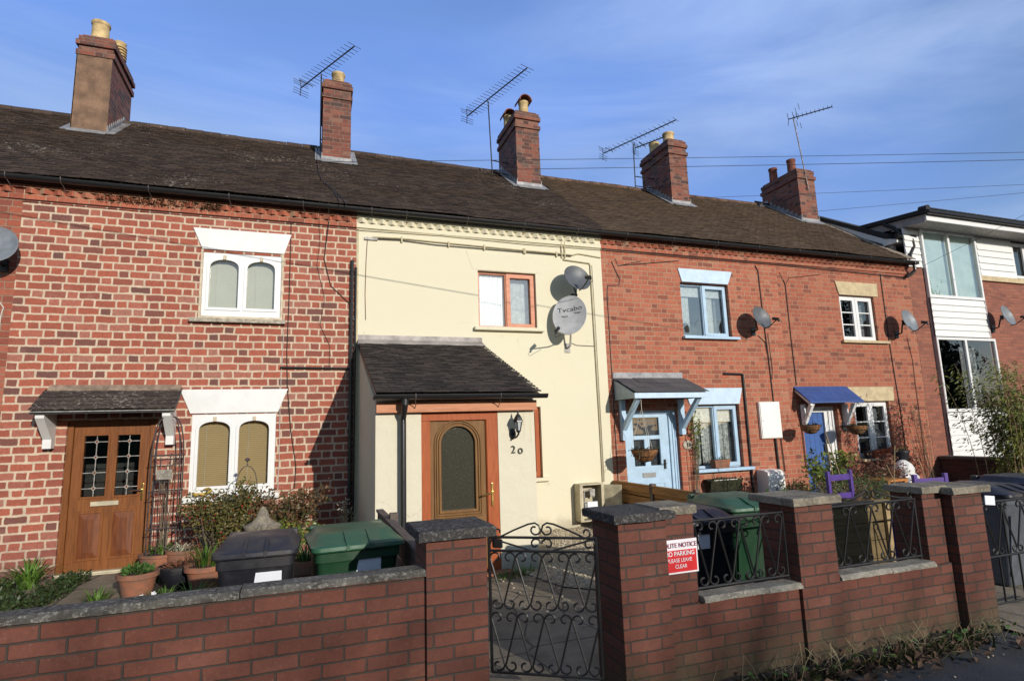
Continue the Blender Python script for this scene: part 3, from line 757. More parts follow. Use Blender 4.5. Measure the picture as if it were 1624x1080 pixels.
# ------------------------------------------------------------------ satellite dishes
def dish(label, c, r, facing, mat, wall_y=0, lnb=True, arm_mat='black_plastic', up=0.15, tall=1.1, text=False, lnb_at=None, wall_pt=None, group='satellite dishes on the house fronts', depth=.30, xs=1.0):
    """c centre of the reflector, facing = unit vector it looks along"""
    t = thing('satellite_dish', label, 'satellite dish', (c[0], 0, c[2]-.3), group)
    f = Vector(facing).normalized(); side = f.cross(Vector((0, 0, 1))).normalized()*-1; top = side.cross(f).normalized()*1
    if top.z < 0: top = -top
    c = Vector(c); m = MB(); rings = []
    nr = 7; sg = 36
    def pt(rr, a, off): 
        return c+side*(rr*r*xs*math.cos(a))+top*(rr*r*tall*math.sin(a))+f*(depth*r*(rr*rr-.6)*1.0+off)
    for sgn, off in ((1, .004), (-1, -.004)):
        g = []
        for i in range(nr+1):
            rr = i/nr if i else .001
            g.append([m.bm.verts.new(pt(rr, 2*math.pi*k/sg, off)) for k in range(sg)])
        for i in range(nr):
            for k in range(sg): m.bm.faces.new([g[i][k], g[i][(k+1) % sg], g[i+1][(k+1) % sg], g[i+1][k]])
        rings.append(g[-1])
    for k in range(sg): m.bm.faces.new([rings[0][k], rings[0][(k+1) % sg], rings[1][(k+1) % sg], rings[1][k]])
    m.build('reflector', mat, t, auto=40)
    rm = MB(); rm.tube([pt(1, 2*math.pi*k/sg, .0) for k in range(sg)], .007, 5, closed=True); rm.build('rim', mat, t, smooth=True)
    b = MB(); back = c-f*(depth*r*.6+.02); w = Vector(wall_pt) if wall_pt else Vector((c.x+f.x*-.1, wall_y, c.z-.18))
    b.tube([back, back-f*.07, Vector((w.x, w.y-.12, w.z+.02)), Vector((w.x, w.y-.02, w.z))], .016, 8)
    b.box(w.x-.05, w.x+.05, w.y-.012, w.y-.0, w.z-.08, w.z+.08); b.box(back.x-.04, back.x+.04, back.y+.03, back.y+.06, back.z-.05, back.z+.05)
    b.build('wall_bracket', 'galv' if text else 'black_plastic', t)
    if lnb:
        L = Vector(lnb_at) if lnb_at else c+f*(r*1.25)-top*(r*.75); st = c-top*(r*tall*.97)
        a = MB(); a.tube([st-f*.02, st.lerp(L, .3)-top*.03, L-top*.02], .010, 6)
        a.build('arm', arm_mat, t)
        d = (c-L).normalized(); q = MB(); q.tube([L-d*.05, L-d*.01, L+d*.02, L+d*.07], .026, 10, r2=.03); q.tube([L-d*.04, L-d*.04-top*.05], .017, 8)
        q.tube([L-d*.05, L-d*.09-top*.05, L-d*.05-top*.1, st.lerp(L, .6)-top*.05], .004, 5)
        q.build('receiver', 'black_plastic', t)
    if text:
        # lettering pressed on the reflector, in its own frame
        rot = Matrix((side, -f, top)).transposed().to_4x4() if side.cross(-f).dot(top) > 0 else Matrix((-side, -f, top)).transposed().to_4x4()
        for s_, sz, off, dx, rz in (('Tvcabo', .115, .105, 0.0, R(-4)), ('digital', .045, -.01, -.09, 0), ('Philips', .045, .035, .13, R(-4))):
            me_rot = rot @ Matrix.Rotation(rz, 4, 'Y')
            right = Vector(rot.col[0][:3])
            o = text_mesh(s_, sz, 'dish_grey', c+top*off+right*dx, 'lettering', t, .001, 1.25 if s_ == 'Tvcabo' else 1, rot=me_rot)
            for v in o.data.vertices:
                rel = v.co-c; rr2 = (rel.dot(side)/(r*xs))**2+(rel.dot(top)/(r*tall))**2
                v.co += f*(depth*r*(rr2-.6)+.008-rel.dot(f))
    return t

def aerial(label, mast, boom, n, el=.26, refl='x', mast_w=.014, el_mat='antenna', extra=None, mast_mat='mast', bracket=None):
    t = thing('tv_aerial', label, 'tv aerial', mast[0], 'television aerials on the chimneys')
    m = MB(); m.tube(mast, mast_w, 8); m.build('mast', mast_mat, t)
    if bracket:
        for p, q in bracket: b = MB(); b.tube([p, q], .012, 6); b.build('bracket', 'iron', t)
    def yagi(A, B, n, el, nm='boom', rs=1.8 if n == 10 else 1.0):
        A, B = Vector(A), Vector(B); d = (B-A).normalized(); s = d.cross(Vector((0, 0, 1))).normalized(); u = s.cross(d)
        m = MB(); m.tube([A, B], .014, 6); m.build(nm, el_mat, t)
        e = MB()
        for i in range(n):
            f = .14+.86*i/(n-1); p = A.lerp(B, f); l = el*(1-.25*f)*.5
            e.tube([p-s*l+u*.012, p+s*l+u*.012], .006, 4)
        p = A+d*.2; e.tube([p-s*.15, p-s*.15+u*.03, p+s*.15+u*.03, p+s*.15], .01, 5)
        e.build('elements', el_mat, t)
        r = MB()
        for k in (-1, 1):
            for j in range(1, 4): p = A+(u*k*j*.05-d*.01*j+d*.02)*rs+d*(rs-1)*.12*j; r.tube([p-s*.17, p+s*.17], .006, 4)
            r.tube([A, A+u*k*.17-d*.02], .008, 5)
        r.build('reflector', el_mat, t)
    yagi(boom[0], boom[1], n, el)
    if extra: yagi(*extra)
    return t

def arch_window(h, x0, x1, z0, z1, blind):
    w = casement(h, x0, x1, z0, z1, .012, 'white_upvc', ['a', 'a'], fw=.062, glass='glass', arched=True)
    b = MB(); b.box(x0+.05, x1-.05, .11, .125, z0+.05, z1-.04); b.build('blind', blind, w)
    c = MB()
    for x in (lerp(x0, x1, .16), lerp(x0, x1, .42), lerp(x0, x1, .66), lerp(x0, x1, .9)): c.tube([(x, .104, z0+.1), (x, .104, z1-.1)], .0025, 4)
    c.build('blind_cord', 'white_cable', w)
    return w

# ================================================================== house far left
def house_left():
    h = thing('terraced_house', 'orange brick terraced house cut off by the left edge, without white pointing', 'house', (-6, 0, 0), 'houses of the brick terrace')
    house_wall(h, -8, -3.5, [rect(-6.4, -5.3, 3.3, 4.2)], 'brick_old')
    casement(h, -6.4, -5.3, 3.3, 4.2, .06, 'white_upvc', ['open', 'open'])
    eaves_course(h, -8, -3.5, 'brick_old'); gutter(h, -8, -3.5); build_roof(h, -8, -3.5, 'tile_dark')
    cable(h, [(-3.62, -.01, 2.6), (-3.6, -.01, 3.2), (-3.58, -.015, 3.3), (-3.66, -.015, 3.42), (-3.9, -.015, 3.58)], .008, 'white_cable')
    cable(h, [(-3.66, -.01, 2.6), (-3.64, -.01, 3.15), (-3.70, -.015, 3.32), (-3.95, -.015, 3.46)], .008, 'white_cable')
house_left()
dish('grey satellite dish half cut off by the left edge of the photo', (-3.62, -.28, 4.02), .225, (.1, -1, .3), 'dish_mid', lnb=False)

# ================================================================== house with white mortar
def house_brick():
    h = thing('terraced_house', 'red brick terraced house with thick white mortar and arched white windows', 'house', (-1.4, 0, 0), 'houses of the brick terrace')
    W1 = (-1.40, -.385, 3.285, 4.195); W2 = (-1.435, -.395, .86, 1.935); Dr = (-2.82, -1.85, -.02, 1.885)
    house_wall(h, -3.5, .665, [rect(*W1), rect(*W2), rect(*Dr)], 'brick_white_mortar')
    eaves_course(h, -3.5, .665, 'brick_orange')
    gutter(h, -3.5, .95)
    rf = build_roof(h, -3.5, .665, 'tile_dark')
    chimney(rf, -3.83, -3.32, 2.18, 3.35, 8.62, render_face=True, corbels=((-.42, .03, .10), (-.23, .04, .09)),
            pots=(('plain', -3.62, 2.45, .15, .42, 'pot_cream'), ('louvre', -3.46, 2.95, .12, .42, 'pot_cream')))
    chimney(rf, .18, .70, 2.15, 3.25, 8.52, pots=(('plain', .47, 2.6, .14, .42, 'pot_cream'),))
    lintel(h, (-1.54, -.265, 4.53), (-1.415, -.355, 4.235), 'white_paint')
    lintel(h, (-1.59, -.255, 2.265), (-1.455, -.375, 1.95), 'white_paint')
    w = arch_window(h, *W1, 'blind_grey'); sill(w, -1.53, -.31, 3.245, 'sill_stone', -.075, .055)
    m = MB()
    for x0_, x1_ in ((-1.43, -1.402), (-.383, -.355)): m.box(x0_, x1_, -.012, .0, 3.25, 4.235)
    m.box(-1.43, -.355, -.010, 0, 3.247, 3.283); m.build('reveal_plaster', 'cream_edge', h)
    w = arch_window(h, *W2, 'blind_tan'); sill(w, -1.5, -.33, .86, 'white_paint', -.07, .07)
    # a yellow toy on the sill is a thing of its own (below)
    # door
    x0, x1, z0, z1 = Dr
    f = plate('door', rect(x0+.07, x1-.07, z0+.05, z1-.07), [rect(-2.645, -2.375, .93, 1.70), rect(-2.285, -2.02, .93, 1.70)], .06, .05, 'oak_door', h, bev=.004)
    plate('frame', rect(x0, x1, z0, z1), [rect(x0+.06, x1-.06, z0+.04, z1-.06)], .035, .09, 'oak_door', f, bev=.006)
    for a, b in ((-2.645, -2.375), (-2.285, -2.02)):
        p = MB(); p.poly([(a, .085, .93), (b, .085, .93), (b, .085, 1.70), (a, .085, 1.70)]); p.norecalc = True; p.build('pane', 'glass', f)
        l = MB(); xm = (a+b)/2; l.box(xm-.004, xm+.004, .076, .083, .93, 1.70)
        for k in range(4):
            z = .93+(.77)*(k+.55)/4+.09*0
            l.box(a, b, .075, .082, z-.004, z+.004)
            if k < 4: l.prism([(xm-.028, .07, z), (xm, .07, z-.032), (xm+.028, .07, z), (xm, .07, z+.032)], (0, .006, 0))
        l.build('lead_strip', 'galv', f)
        q = MB()
        for k in range(4):
            z = .93+.77*(k+.55)/4
            q.prism([(xm-.016, .066, z), (xm, .066, z-.019), (xm+.016, .066, z), (xm, .066, z+.019)], (0, .006, 0))
        q.build('lead_diamond', 'oak_dark', f)
        m = MB(); 
        plate('glazing_bead', rect(a-.015, b+.015, .915, 1.715), [rect(a+.005, b-.005, .935, 1.695)], .052, .02, 'oak_door', f, bev=.003)
    for a, b in ((-2.66, -2.38), (-2.30, -2.02)):
        plate('raised_panel', rect(a, b, .17, .76), [rect(a+.025, b-.025, .195, .735)], .052, .012, 'oak_door', f, bev=.004)
        m = MB(); z0_, z1_ = .20, .73; A, B = a+.03, b-.03
        pts = [(A, .058, z0_), (B, .058, z0_), (B, .058, z1_), (A, .058, z1_)]; q = [(A+.06, .046, z0_+.07), (B-.06, .046, z0_+.07), (B-.06, .046, z1_-.07), (A+.06, .046, z1_-.07)]
        for k in range(4): m.poly([pts[k], pts[(k+1) % 4], q[(k+1) % 4], q[k]])
        m.poly(q); m.build('panel_field', 'oak_dark', f)
    m = MB(); m.box(-2.52, -2.22, .035, .058, .82, .875, .004); m.build('letterbox', 'box_beige', f)
    m = MB(); m.box(-1.985, -1.955, .045, .06, .86, 1.07, .004); m.build('lock_plate', 'gold', f)
    m = MB(); m.tube([(-1.97, .045, .99), (-1.97, .0, .99), (-2.05, -.005, .99), (-2.10, .0, .98)], .009, 7); m.build('handle', 'chrome', f)
    m = MB(); m.box(x0, x1, -.06, .12, -.02, .025, .004); m.box(x0, x1, -.02, .1, .025, .045); m.build('threshold', 'box_beige', f)
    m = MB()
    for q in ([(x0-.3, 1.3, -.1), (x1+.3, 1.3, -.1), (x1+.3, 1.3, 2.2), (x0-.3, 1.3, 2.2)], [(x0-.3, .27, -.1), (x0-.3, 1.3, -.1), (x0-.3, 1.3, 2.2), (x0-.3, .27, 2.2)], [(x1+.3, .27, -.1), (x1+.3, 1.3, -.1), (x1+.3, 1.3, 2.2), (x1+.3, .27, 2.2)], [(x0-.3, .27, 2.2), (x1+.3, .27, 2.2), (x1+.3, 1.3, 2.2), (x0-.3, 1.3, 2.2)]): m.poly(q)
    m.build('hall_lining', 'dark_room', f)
    # tiled canopy over the door
    cx0, cx1 = -3.07, -1.56; sl = math.atan2(.27, .42); L = .50
    m = MB(); tiles(m, cx0, cx1, (-.44, 1.995), sl, L, .1, .17, .014)
    cn = m.build('door_canopy', 'tile_canopy', h)
    m = MB(); m.prism([(cx0+.01, -.43, 1.985), (cx0+.01, 0, 2.255), (cx0+.01, 0, 2.225), (cx0+.01, -.43, 1.955)], (cx1-cx0-.02, 0, 0))
    m.build('canopy_deck', 'black_pipe', cn)
    m = MB(); m.prism([(cx0, -.45, 1.988), (cx0, -.45, 1.978), (cx0, -.36, 1.978), (cx0, -.36, 1.988)], (cx1-cx0, 0, 0)); m.build('canopy_edge', 'galv', cn)
    m = MB(); m.prism([(cx0+.03, -.10, 2.215), (cx0+.03, -.0, 2.335), (cx0+.03, 0, 2.22)], (cx1-cx0-.05, 0, 0)); m.build('mortar_fillet', 'mortar_fillet', cn)
    for bx in (cx0+.10, cx1-.10):
        m = MB(); w_ = .045
        m.prism([(bx-w_, -.02, 1.55), (bx-w_, -.02, 1.97), (bx-w_, -.40, 1.97), (bx-w_, -.40, 1.91), (bx-w_, -.13, 1.66), (bx-w_, -.13, 1.55)], (w_*2, 0, 0))
        m.build('bracket', 'white_paint', cn)
    # pipe and cables on the wall
    m = MB(); m.tube([(-.36, -.03, 2.57), (.60, -.03, 2.56)], .016, 8); m.build('overflow_pipe', 'black_pipe', h)
    m = MB(); m.tube([(.605, -.045, 4.2), (.60, -.045, 3.6), (.60, -.045, 2.5), (.60, -.045, .15)], .026, 8); m.tube([(.66, -.03, 4.1), (.655, -.03, 2.5), (.65, -.03, .2)], .016, 8)
    for z in (3.3, 2.9, 2.5, 2.1, 1.7, 1.3, .9, .5): m.box(.59, .67, -.035, -.0, z-.008, z+.008)
    m.build('service_pipe', 'black_pipe', h)
    cable(h, [(-.27, -.012, 4.74), (-.27, -.012, 3.6), (-.28, -.012, 2.8), (-.26, -.014, 2.3), (-.20, -.014, 1.7), (-.12, -.012, 1.2), (-.13, -.012, .9), (-.4, -.012, .75), (-.6, -.012, .6)], .006)
    cable(h, [(.12, -.23, 5.02), (.12, -.06, 4.78), (.14, -.012, 4.5), (.10, -.012, 4.1), (.22, -.012, 3.6), (.16, -.012, 3.2), (.30, -.012, 2.9), (.30, -.012, 2.58)], .003)
    cable(h, [(.24, -.23, 5.02), (.26, -.06, 4.78), (.2, -.012, 4.2), (.3, -.012, 3.8), (.56, -.012, 3.55), (.61, -.03, 3.4), (.58, -.03, 2.9), (.60, -.05, 2.5)], .006)
    cable(h, [(-3.5, -.034, 4.715), (-1.5, -.034, 4.712), (.665, -.034, 4.71)], .006)
    cable(h, [(-.33, -.012, 3.1), (-.35, -.012, 2.2), (-.34, -.012, 1.2), (-.35, -.012, .7)], .004, 'white_cable')
    # moss in the dog tooth course
    m = MB()
    for i in range(900):
        x = random.choice((random.uniform(-2.7, -1.9), random.uniform(-2.45, -1.5), random.uniform(-1.45, -1.2))); m.leaf((x, random.uniform(-.09, -.02), random.uniform(4.80, 4.88)), Vector((random.uniform(-1, 1), -1, random.uniform(-1, .6))), Vector((0, 0, 1)), .03, .015)
    m.build('moss_clump', 'leaf_dark', h)
    # cable over roof from the chimney
    pts = [(.1, 3.0, roof_z(3.0)+.06)]
    for y, x in ((2.2, .08), (1.4, .10), (.8, .16), (.3, .32), (-.0, .38), (-.3, .40)): pts.append((x, y, roof_z(y)+.05))
    cable(h, pts, .006); pts2 = [(p[0]+(.0 if i < 4 else .09*(i-3)/3), p[1], p[2]) for i, p in enumerate(pts)]; cable(h, pts2, .006)
house_brick()

# ================================================================== cream house with the porch
def house_cream():
    h = thing('terraced_house', 'cream rendered terraced house with tiled porch and brown front door', 'house', (2.8, 0, 0), 'houses of the brick terrace')
    W1 = (2.585, 3.60, 3.245, 4.19); W2 = (2.64, 3.60, .83, 1.955)
    house_wall(h, .665, 4.87, [rect(*W1), rect(*W2)], 'cream')
    eaves_course(h, .665, 4.87, 'cream')
    gutter(h, .95, 4.87)
    rf = build_roof(h, .665, 4.87, 'tile_dark')
    chimney(rf, 4.10, 4.64, 2.0, 3.15, 8.44, pots=(('hood', 4.44, 2.35, .12, .42, 'pot_cream'), ('hood', 4.27, 2.9, .12, .36, 'pot_cream')))
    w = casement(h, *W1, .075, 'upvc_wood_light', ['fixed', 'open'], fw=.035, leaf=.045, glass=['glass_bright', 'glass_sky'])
    sill(w, 2.50, 3.70, 3.245, 'cream', -.085, .055)
    curtain(w, 2.62, 3.07, 3.28, 4.16, .16, 'white_upvc', .004, .09, 'sky_reflection')  # white sheet added behind the left pane to stand for reflected sky
    curtain(w, 3.12, 3.56, 3.28, 4.16, .22, 'curtain', .006, .08, 'curtain_and_reflection')  # pale sheet added behind the right pane to stand for reflected cloud
    w = casement(h, *W2, .07, 'upvc_wood', ['fixed', 'open'], fw=.04, leaf=.045); sill(w, 2.62, 3.70, .83, 'cream', -.07, .055)
    # lintel moulding barely showing under the render
    m = MB(); 
    plate('lintel_relief', [(2.50, 4.20), (3.72, 4.20), (3.86, 4.49), (2.40, 4.49)], [], -.004, .006, 'cream', h, bev=.001)
    plate('lintel_relief', [(2.62, 1.97), (3.66, 1.97), (3.80, 2.27), (2.62, 2.27)], [], -.004, .006, 'cream', h, bev=.001)
    # conduits under the eaves
    cable(h, [(.9, -.02, 4.60), (1.3, -.02, 4.615), (2.1, -.02, 4.60), (3.0, -.02, 4.585), (4.0, -.02, 4.575), (4.30, -.02, 4.565), (4.42, -.015, 4.60), (4.86, -.015, 4.56)], .010, 'cream_cable')
    cable(h, [(.9, -.02, 4.57), (1.3, -.02, 4.585), (1.9, -.02, 4.555), (3.0, -.02, 4.55), (4.0, -.02, 4.545), (4.28, -.02, 4.54)], .007)
    cable(h, [(.665, -.034, 4.70), (2.0, -.034, 4.725), (3.4, -.034, 4.70), (4.87, -.034, 4.71)], .008, 'cream_cable')
    m = MB()
    for x, z in ((1.35, 4.6), (2.1, 4.585), (2.7, 4.58), (3.4, 4.575), (3.42, 4.575), (4.0, 4.56)): m.box(x-.012, x+.012, -.035, 0, z-.05, z+.04)
    m.tube([(4.10, -.02, 4.5), (4.10, -.02, 4.80)], .012, 6); m.tube([(4.16, -.02, 4.5), (4.16, -.02, 4.80)], .012, 6)
    m.build('conduit_clip', 'cream_cable', h)
    cable(h, [(4.13, -.02, 4.5), (4.13, -.02, 4.47), (4.62, -.02, 4.44), (4.64, -.02, 4.40), (4.65, -.02, 3.0), (4.66, -.02, 1.5), (4.66, -.02, .7)], .011, 'cream_cable')
    cable(h, [(4.66, -.036, 4.40), (4.668, -.036, 3.0), (4.672, -.036, 1.5), (4.672, -.036, .7)], .005)
    cable(h, [(.83, -.012, 4.60), (.81, -.012, 4.2), (.80, -.012, 3.7), (.81, -.012, 3.3)], .004, 'pot_red')
    cable(h, [(4.2, -.012, 3.02), (4.3, -.012, 2.98), (4.66, -.015, 2.97)], .004)
    m = MB(); m.box(.672, .70, -.012, 0, .1, 4.72); m.build('edge_bead', 'cream_cable', h)
    m = MB(); m.box(.78, .98, -.03, 0, 4.55, 4.59, .004); m.build('junction_box', 'galv', h)
    # porch walls
    PX0, PX1, PY = .72, 2.60, -2.2
    Dr = (1.225, 2.135, .02, 1.83)
    plate('porch_wall', [(PX0, -.1), (PX1, -.1), (PX1, 1.99), (PX0, 1.99)], [rect(*Dr)], PY, .14, 'roughcast', h)
    for xa in (PX0, PX1-.14):
        m = MB(); m.prism([(xa, PY+.142, -.1), (xa, -.002, -.1), (xa, -.002, 2.84), (xa, PY+.142, 1.99)], (.14, 0, 0)); m.build('porch_cheek', 'roughcast', h)
    # porch roof
    rx0, rx1 = .70, 2.63; y0, z0_ = -2.38, 2.03; sl = math.atan2(2.955-z0_, 0-y0); L = math.hypot(2.955-z0_, y0)
    m = MB(); tiles(m, rx0, rx1, (y0, z0_), sl, L, .095, .165, .013)
    pr = m.build('porch_roof', 'tile_porch', h)
    m = MB(); m.prism([(rx0+.01, y0+.02, z0_-.012), (rx0+.01, -.002, 2.94), (rx0+.01, -.002, 2.86), (rx0+.01, y0+.02, z0_-.05)], (rx1-rx0-.02, 0, 0)); m.build('porch_roof_deck', 'black_pipe', pr)
    m = MB(); m.prism([(rx0, -.14, 2.93), (rx0, -.012, 3.0), (rx0, -.012, 3.07), (rx0, -.0, 3.07), (rx0, -.0, 2.95)], (rx1-rx0, 0, 0))
    m.prism([(rx0-.01, -.16, 2.925), (rx0-.01, -.0, 2.985), (rx0-.01, 0, 2.965), (rx0-.01, -.16, 2.905)], (rx1-rx0+.02, 0, 0)); m.build('lead_flashing', 'lead_rust', pr)
    m = MB(); m.box(PX0-.0, rx1-.02, PY-.075, PY-.045, 1.825, 1.945, .003); m.box(PX0, rx1-.03, PY-.045, PY, 1.93, 1.945); m.build('fascia', 'fascia_wood', pr)
    g = gutter(h, rx0-.03, rx1+.06, y=y0-.03, z=2.01, r=.052)
    m = MB(); gx = 1.01
    m.tube([(gx, y0-.03, 1.97), (gx, y0-.03, 1.90), (gx, y0+.02, 1.84), (gx, PY-.075, 1.76), (gx, PY-.075, 1.7), (gx, PY-.075, .3)], .034, 12); m.tube([(gx, y0-.03, 1.96), (gx, y0-.03, 1.90)], .042, 12)
    m.build('downpipe', 'black_plastic', h, auto=40)
    # front door
    x0, x1, a0, a1 = Dr; y = PY+.02
    d = plate('door', rect(x0+.085, x1-.125, a0+.05, a1-.10), [arch(1.455, 1.86, .72, 1.66, .20, 18)], y+.02, .045, 'upvc_leaf', h, bev=.003)
    plate('frame', rect(x0, x1, a0, a1), [rect(x0+.10, x1-.14, a0+.05, a1-.10)], y-.005, .08, 'upvc_wood', d, bev=.006)
    plate('frame_side', rect(x1-.135, x1-.0, a0, a1), [], y-.012, .02, 'upvc_wood', d, bev=.006)
    plate('frame_head', rect(x0, x1, a1-.10, a1), [], y-.013, .01, 'upvc_wood', d, bev=.003)
    for o_, t_ in ((.075, .012), (.05, .012), (.022, .02)):
        plate('arch_moulding', arch(1.455-o_, 1.86+o_, .72-o_, 1.66+o_, .20+o_, 18), [arch(1.455-o_+t_, 1.86+o_-t_, .72-o_+t_, 1.66+o_-t_, .20+o_-t_, 18)], y+.004, .02, 'upvc_leaf', d, bev=.004)
    p = MB(); p.poly([(1.44, y+.045, .70), (1.88, y+.045, .70), (1.88, y+.045, 1.68), (1.44, y+.045, 1.68)]); p.norecalc = True
    p.build('pane', 'door_glass', d)
    m = MB(); m.box(1.60, 1.84, y-.004, y+.016, .565, .63, .004); m.box(1.615, 1.825, y-.012, y-.004, .58, .612, .003); m.build('letterbox', 'gold', d)
    m = MB(); m.box(2.035, 2.060, y-.026, y-.012, .74, 1.0, .004); m.build('lock_plate', 'gold', d)
    m = MB(); m.tube([(2.047, y-.02, .90), (2.047, y-.065, .90), (1.99, y-.07, .885), (1.91, y-.06, .865)], .010, 8); m.build('handle', 'gold', d)
    m = MB(); m.box(x0-.05, x1+.1, PY-.16, PY+.1, -.02, .035); m.build('step', 'terracotta', d)
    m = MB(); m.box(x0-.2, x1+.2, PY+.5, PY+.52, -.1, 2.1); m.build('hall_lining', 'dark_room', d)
    # number 20
    t = text_mesh('2', .125, 'iron', (2.315, PY-.012, 1.365), 'house_number', h, .008, .95)
    t = text_mesh('o', .145, 'iron', (2.405, PY-.012, 1.36), 'house_number', h, .008, .85)
M['door_glass'] = None
def door_glass():
    t = NT('obscured_glass'); p = t.pos(); n = t.noise(p, 90, 3, .6); n2 = t.noise(p, 7, 4, .65)
    c = t.mix(t.rng(n, .5, .8), (.04, .038, .028), (.11, .10, .08)); c = t.mix(t.rng(n2, .64, .74, 0, .35), c, (.35, .34, .32)); t.col(c); t.rough(.12); t.bump(n, .35, .004); return t.m
M['door_glass'] = door_glass()
house_cream()

# wall lantern
def lantern():
    t = thing('wall_lantern', 'black coach lantern on the porch wall above the number', 'lamp', (2.34, -2.2, 1.5))
    x, y = 2.345, -2.33
    m = MB()
    m.lathe([(.062, 0), (.06, .012), (.045, .05), (.02, .085), (.012, .09), (.012, .11), (.004, .13), (.001, .15)], (x, y, 1.69), 6); m.build('hood', 'black_plastic', t)
    m = MB(); m.lathe([(.026, -.10), (.048, 0.0)], (x, y, 1.69), 6); m.build('glass', 'lantern_glass', t)
    m = MB()
    for k in range(6):
        a = math.pi*2*k/6; m.tube([(x+.027*math.cos(a), y+.027*math.sin(a), 1.59), (x+.050*math.cos(a), y+.050*math.sin(a), 1.69)], .004, 4)
    m.lathe([(.01, -.155), (.012, -.13), (.028, -.115), (.032, -.10)], (x, y, 1.69), 6); m.build('cage', 'black_plastic', t)
    m = MB(); m.tube([(x-.03, -2.2, 1.53), (x-.03, -2.26, 1.50), (x-.02, y+.01, 1.515), (x, y, 1.55)], .011, 7); 
    m.lathe([(.045, 0), (.04, .012), (.02, .02)], (0, 0, 0), 16)
    for v in m.bm.verts:
        if v.co.length < .1: v.co = Vector((x-.03+v.co.x, -2.203-v.co.z, 1.55+v.co.y*1.5))
    m.build('arm', 'black_plastic', t)
lantern()

dish('dark grey oval satellite dish on the cream house, above the white dish', (4.21, -.32, 4.06), .245, (.12, -1, .38), 'dish_grey', tall=.96, wall_pt=(4.30, 0, 3.80))
dish('white round satellite dish with grey lettering, below the dark dish', (4.05, -.32, 3.43), .30, (-.85, -1, .25), 'dish_white', tall=1.12, xs=.95, text=True, lnb_at=(3.67, -.62, 3.12), wall_pt=(4.13, 0, 2.93), arm_mat='galv', depth=.12)

# ================================================================== house with pale blue joinery
def bracket_frame(cn, bx, mat, y1, z0, z1, w=.04, curved=False, legz=None):
    m = MB(); lz = legz or z0
    m.box(bx-w, bx+w, -.09, -.002, lz, z1)
    m.prism([(bx-w+.004, -.07, z0), (bx-w+.004, y1+.10, z1), (bx-w+.004, y1+.01, z1), (bx-w+.004, -.07, z0-.10 if not curved else z0-.08)], (w*2-.008, 0, 0))
    m.build('bracket', mat, cn)

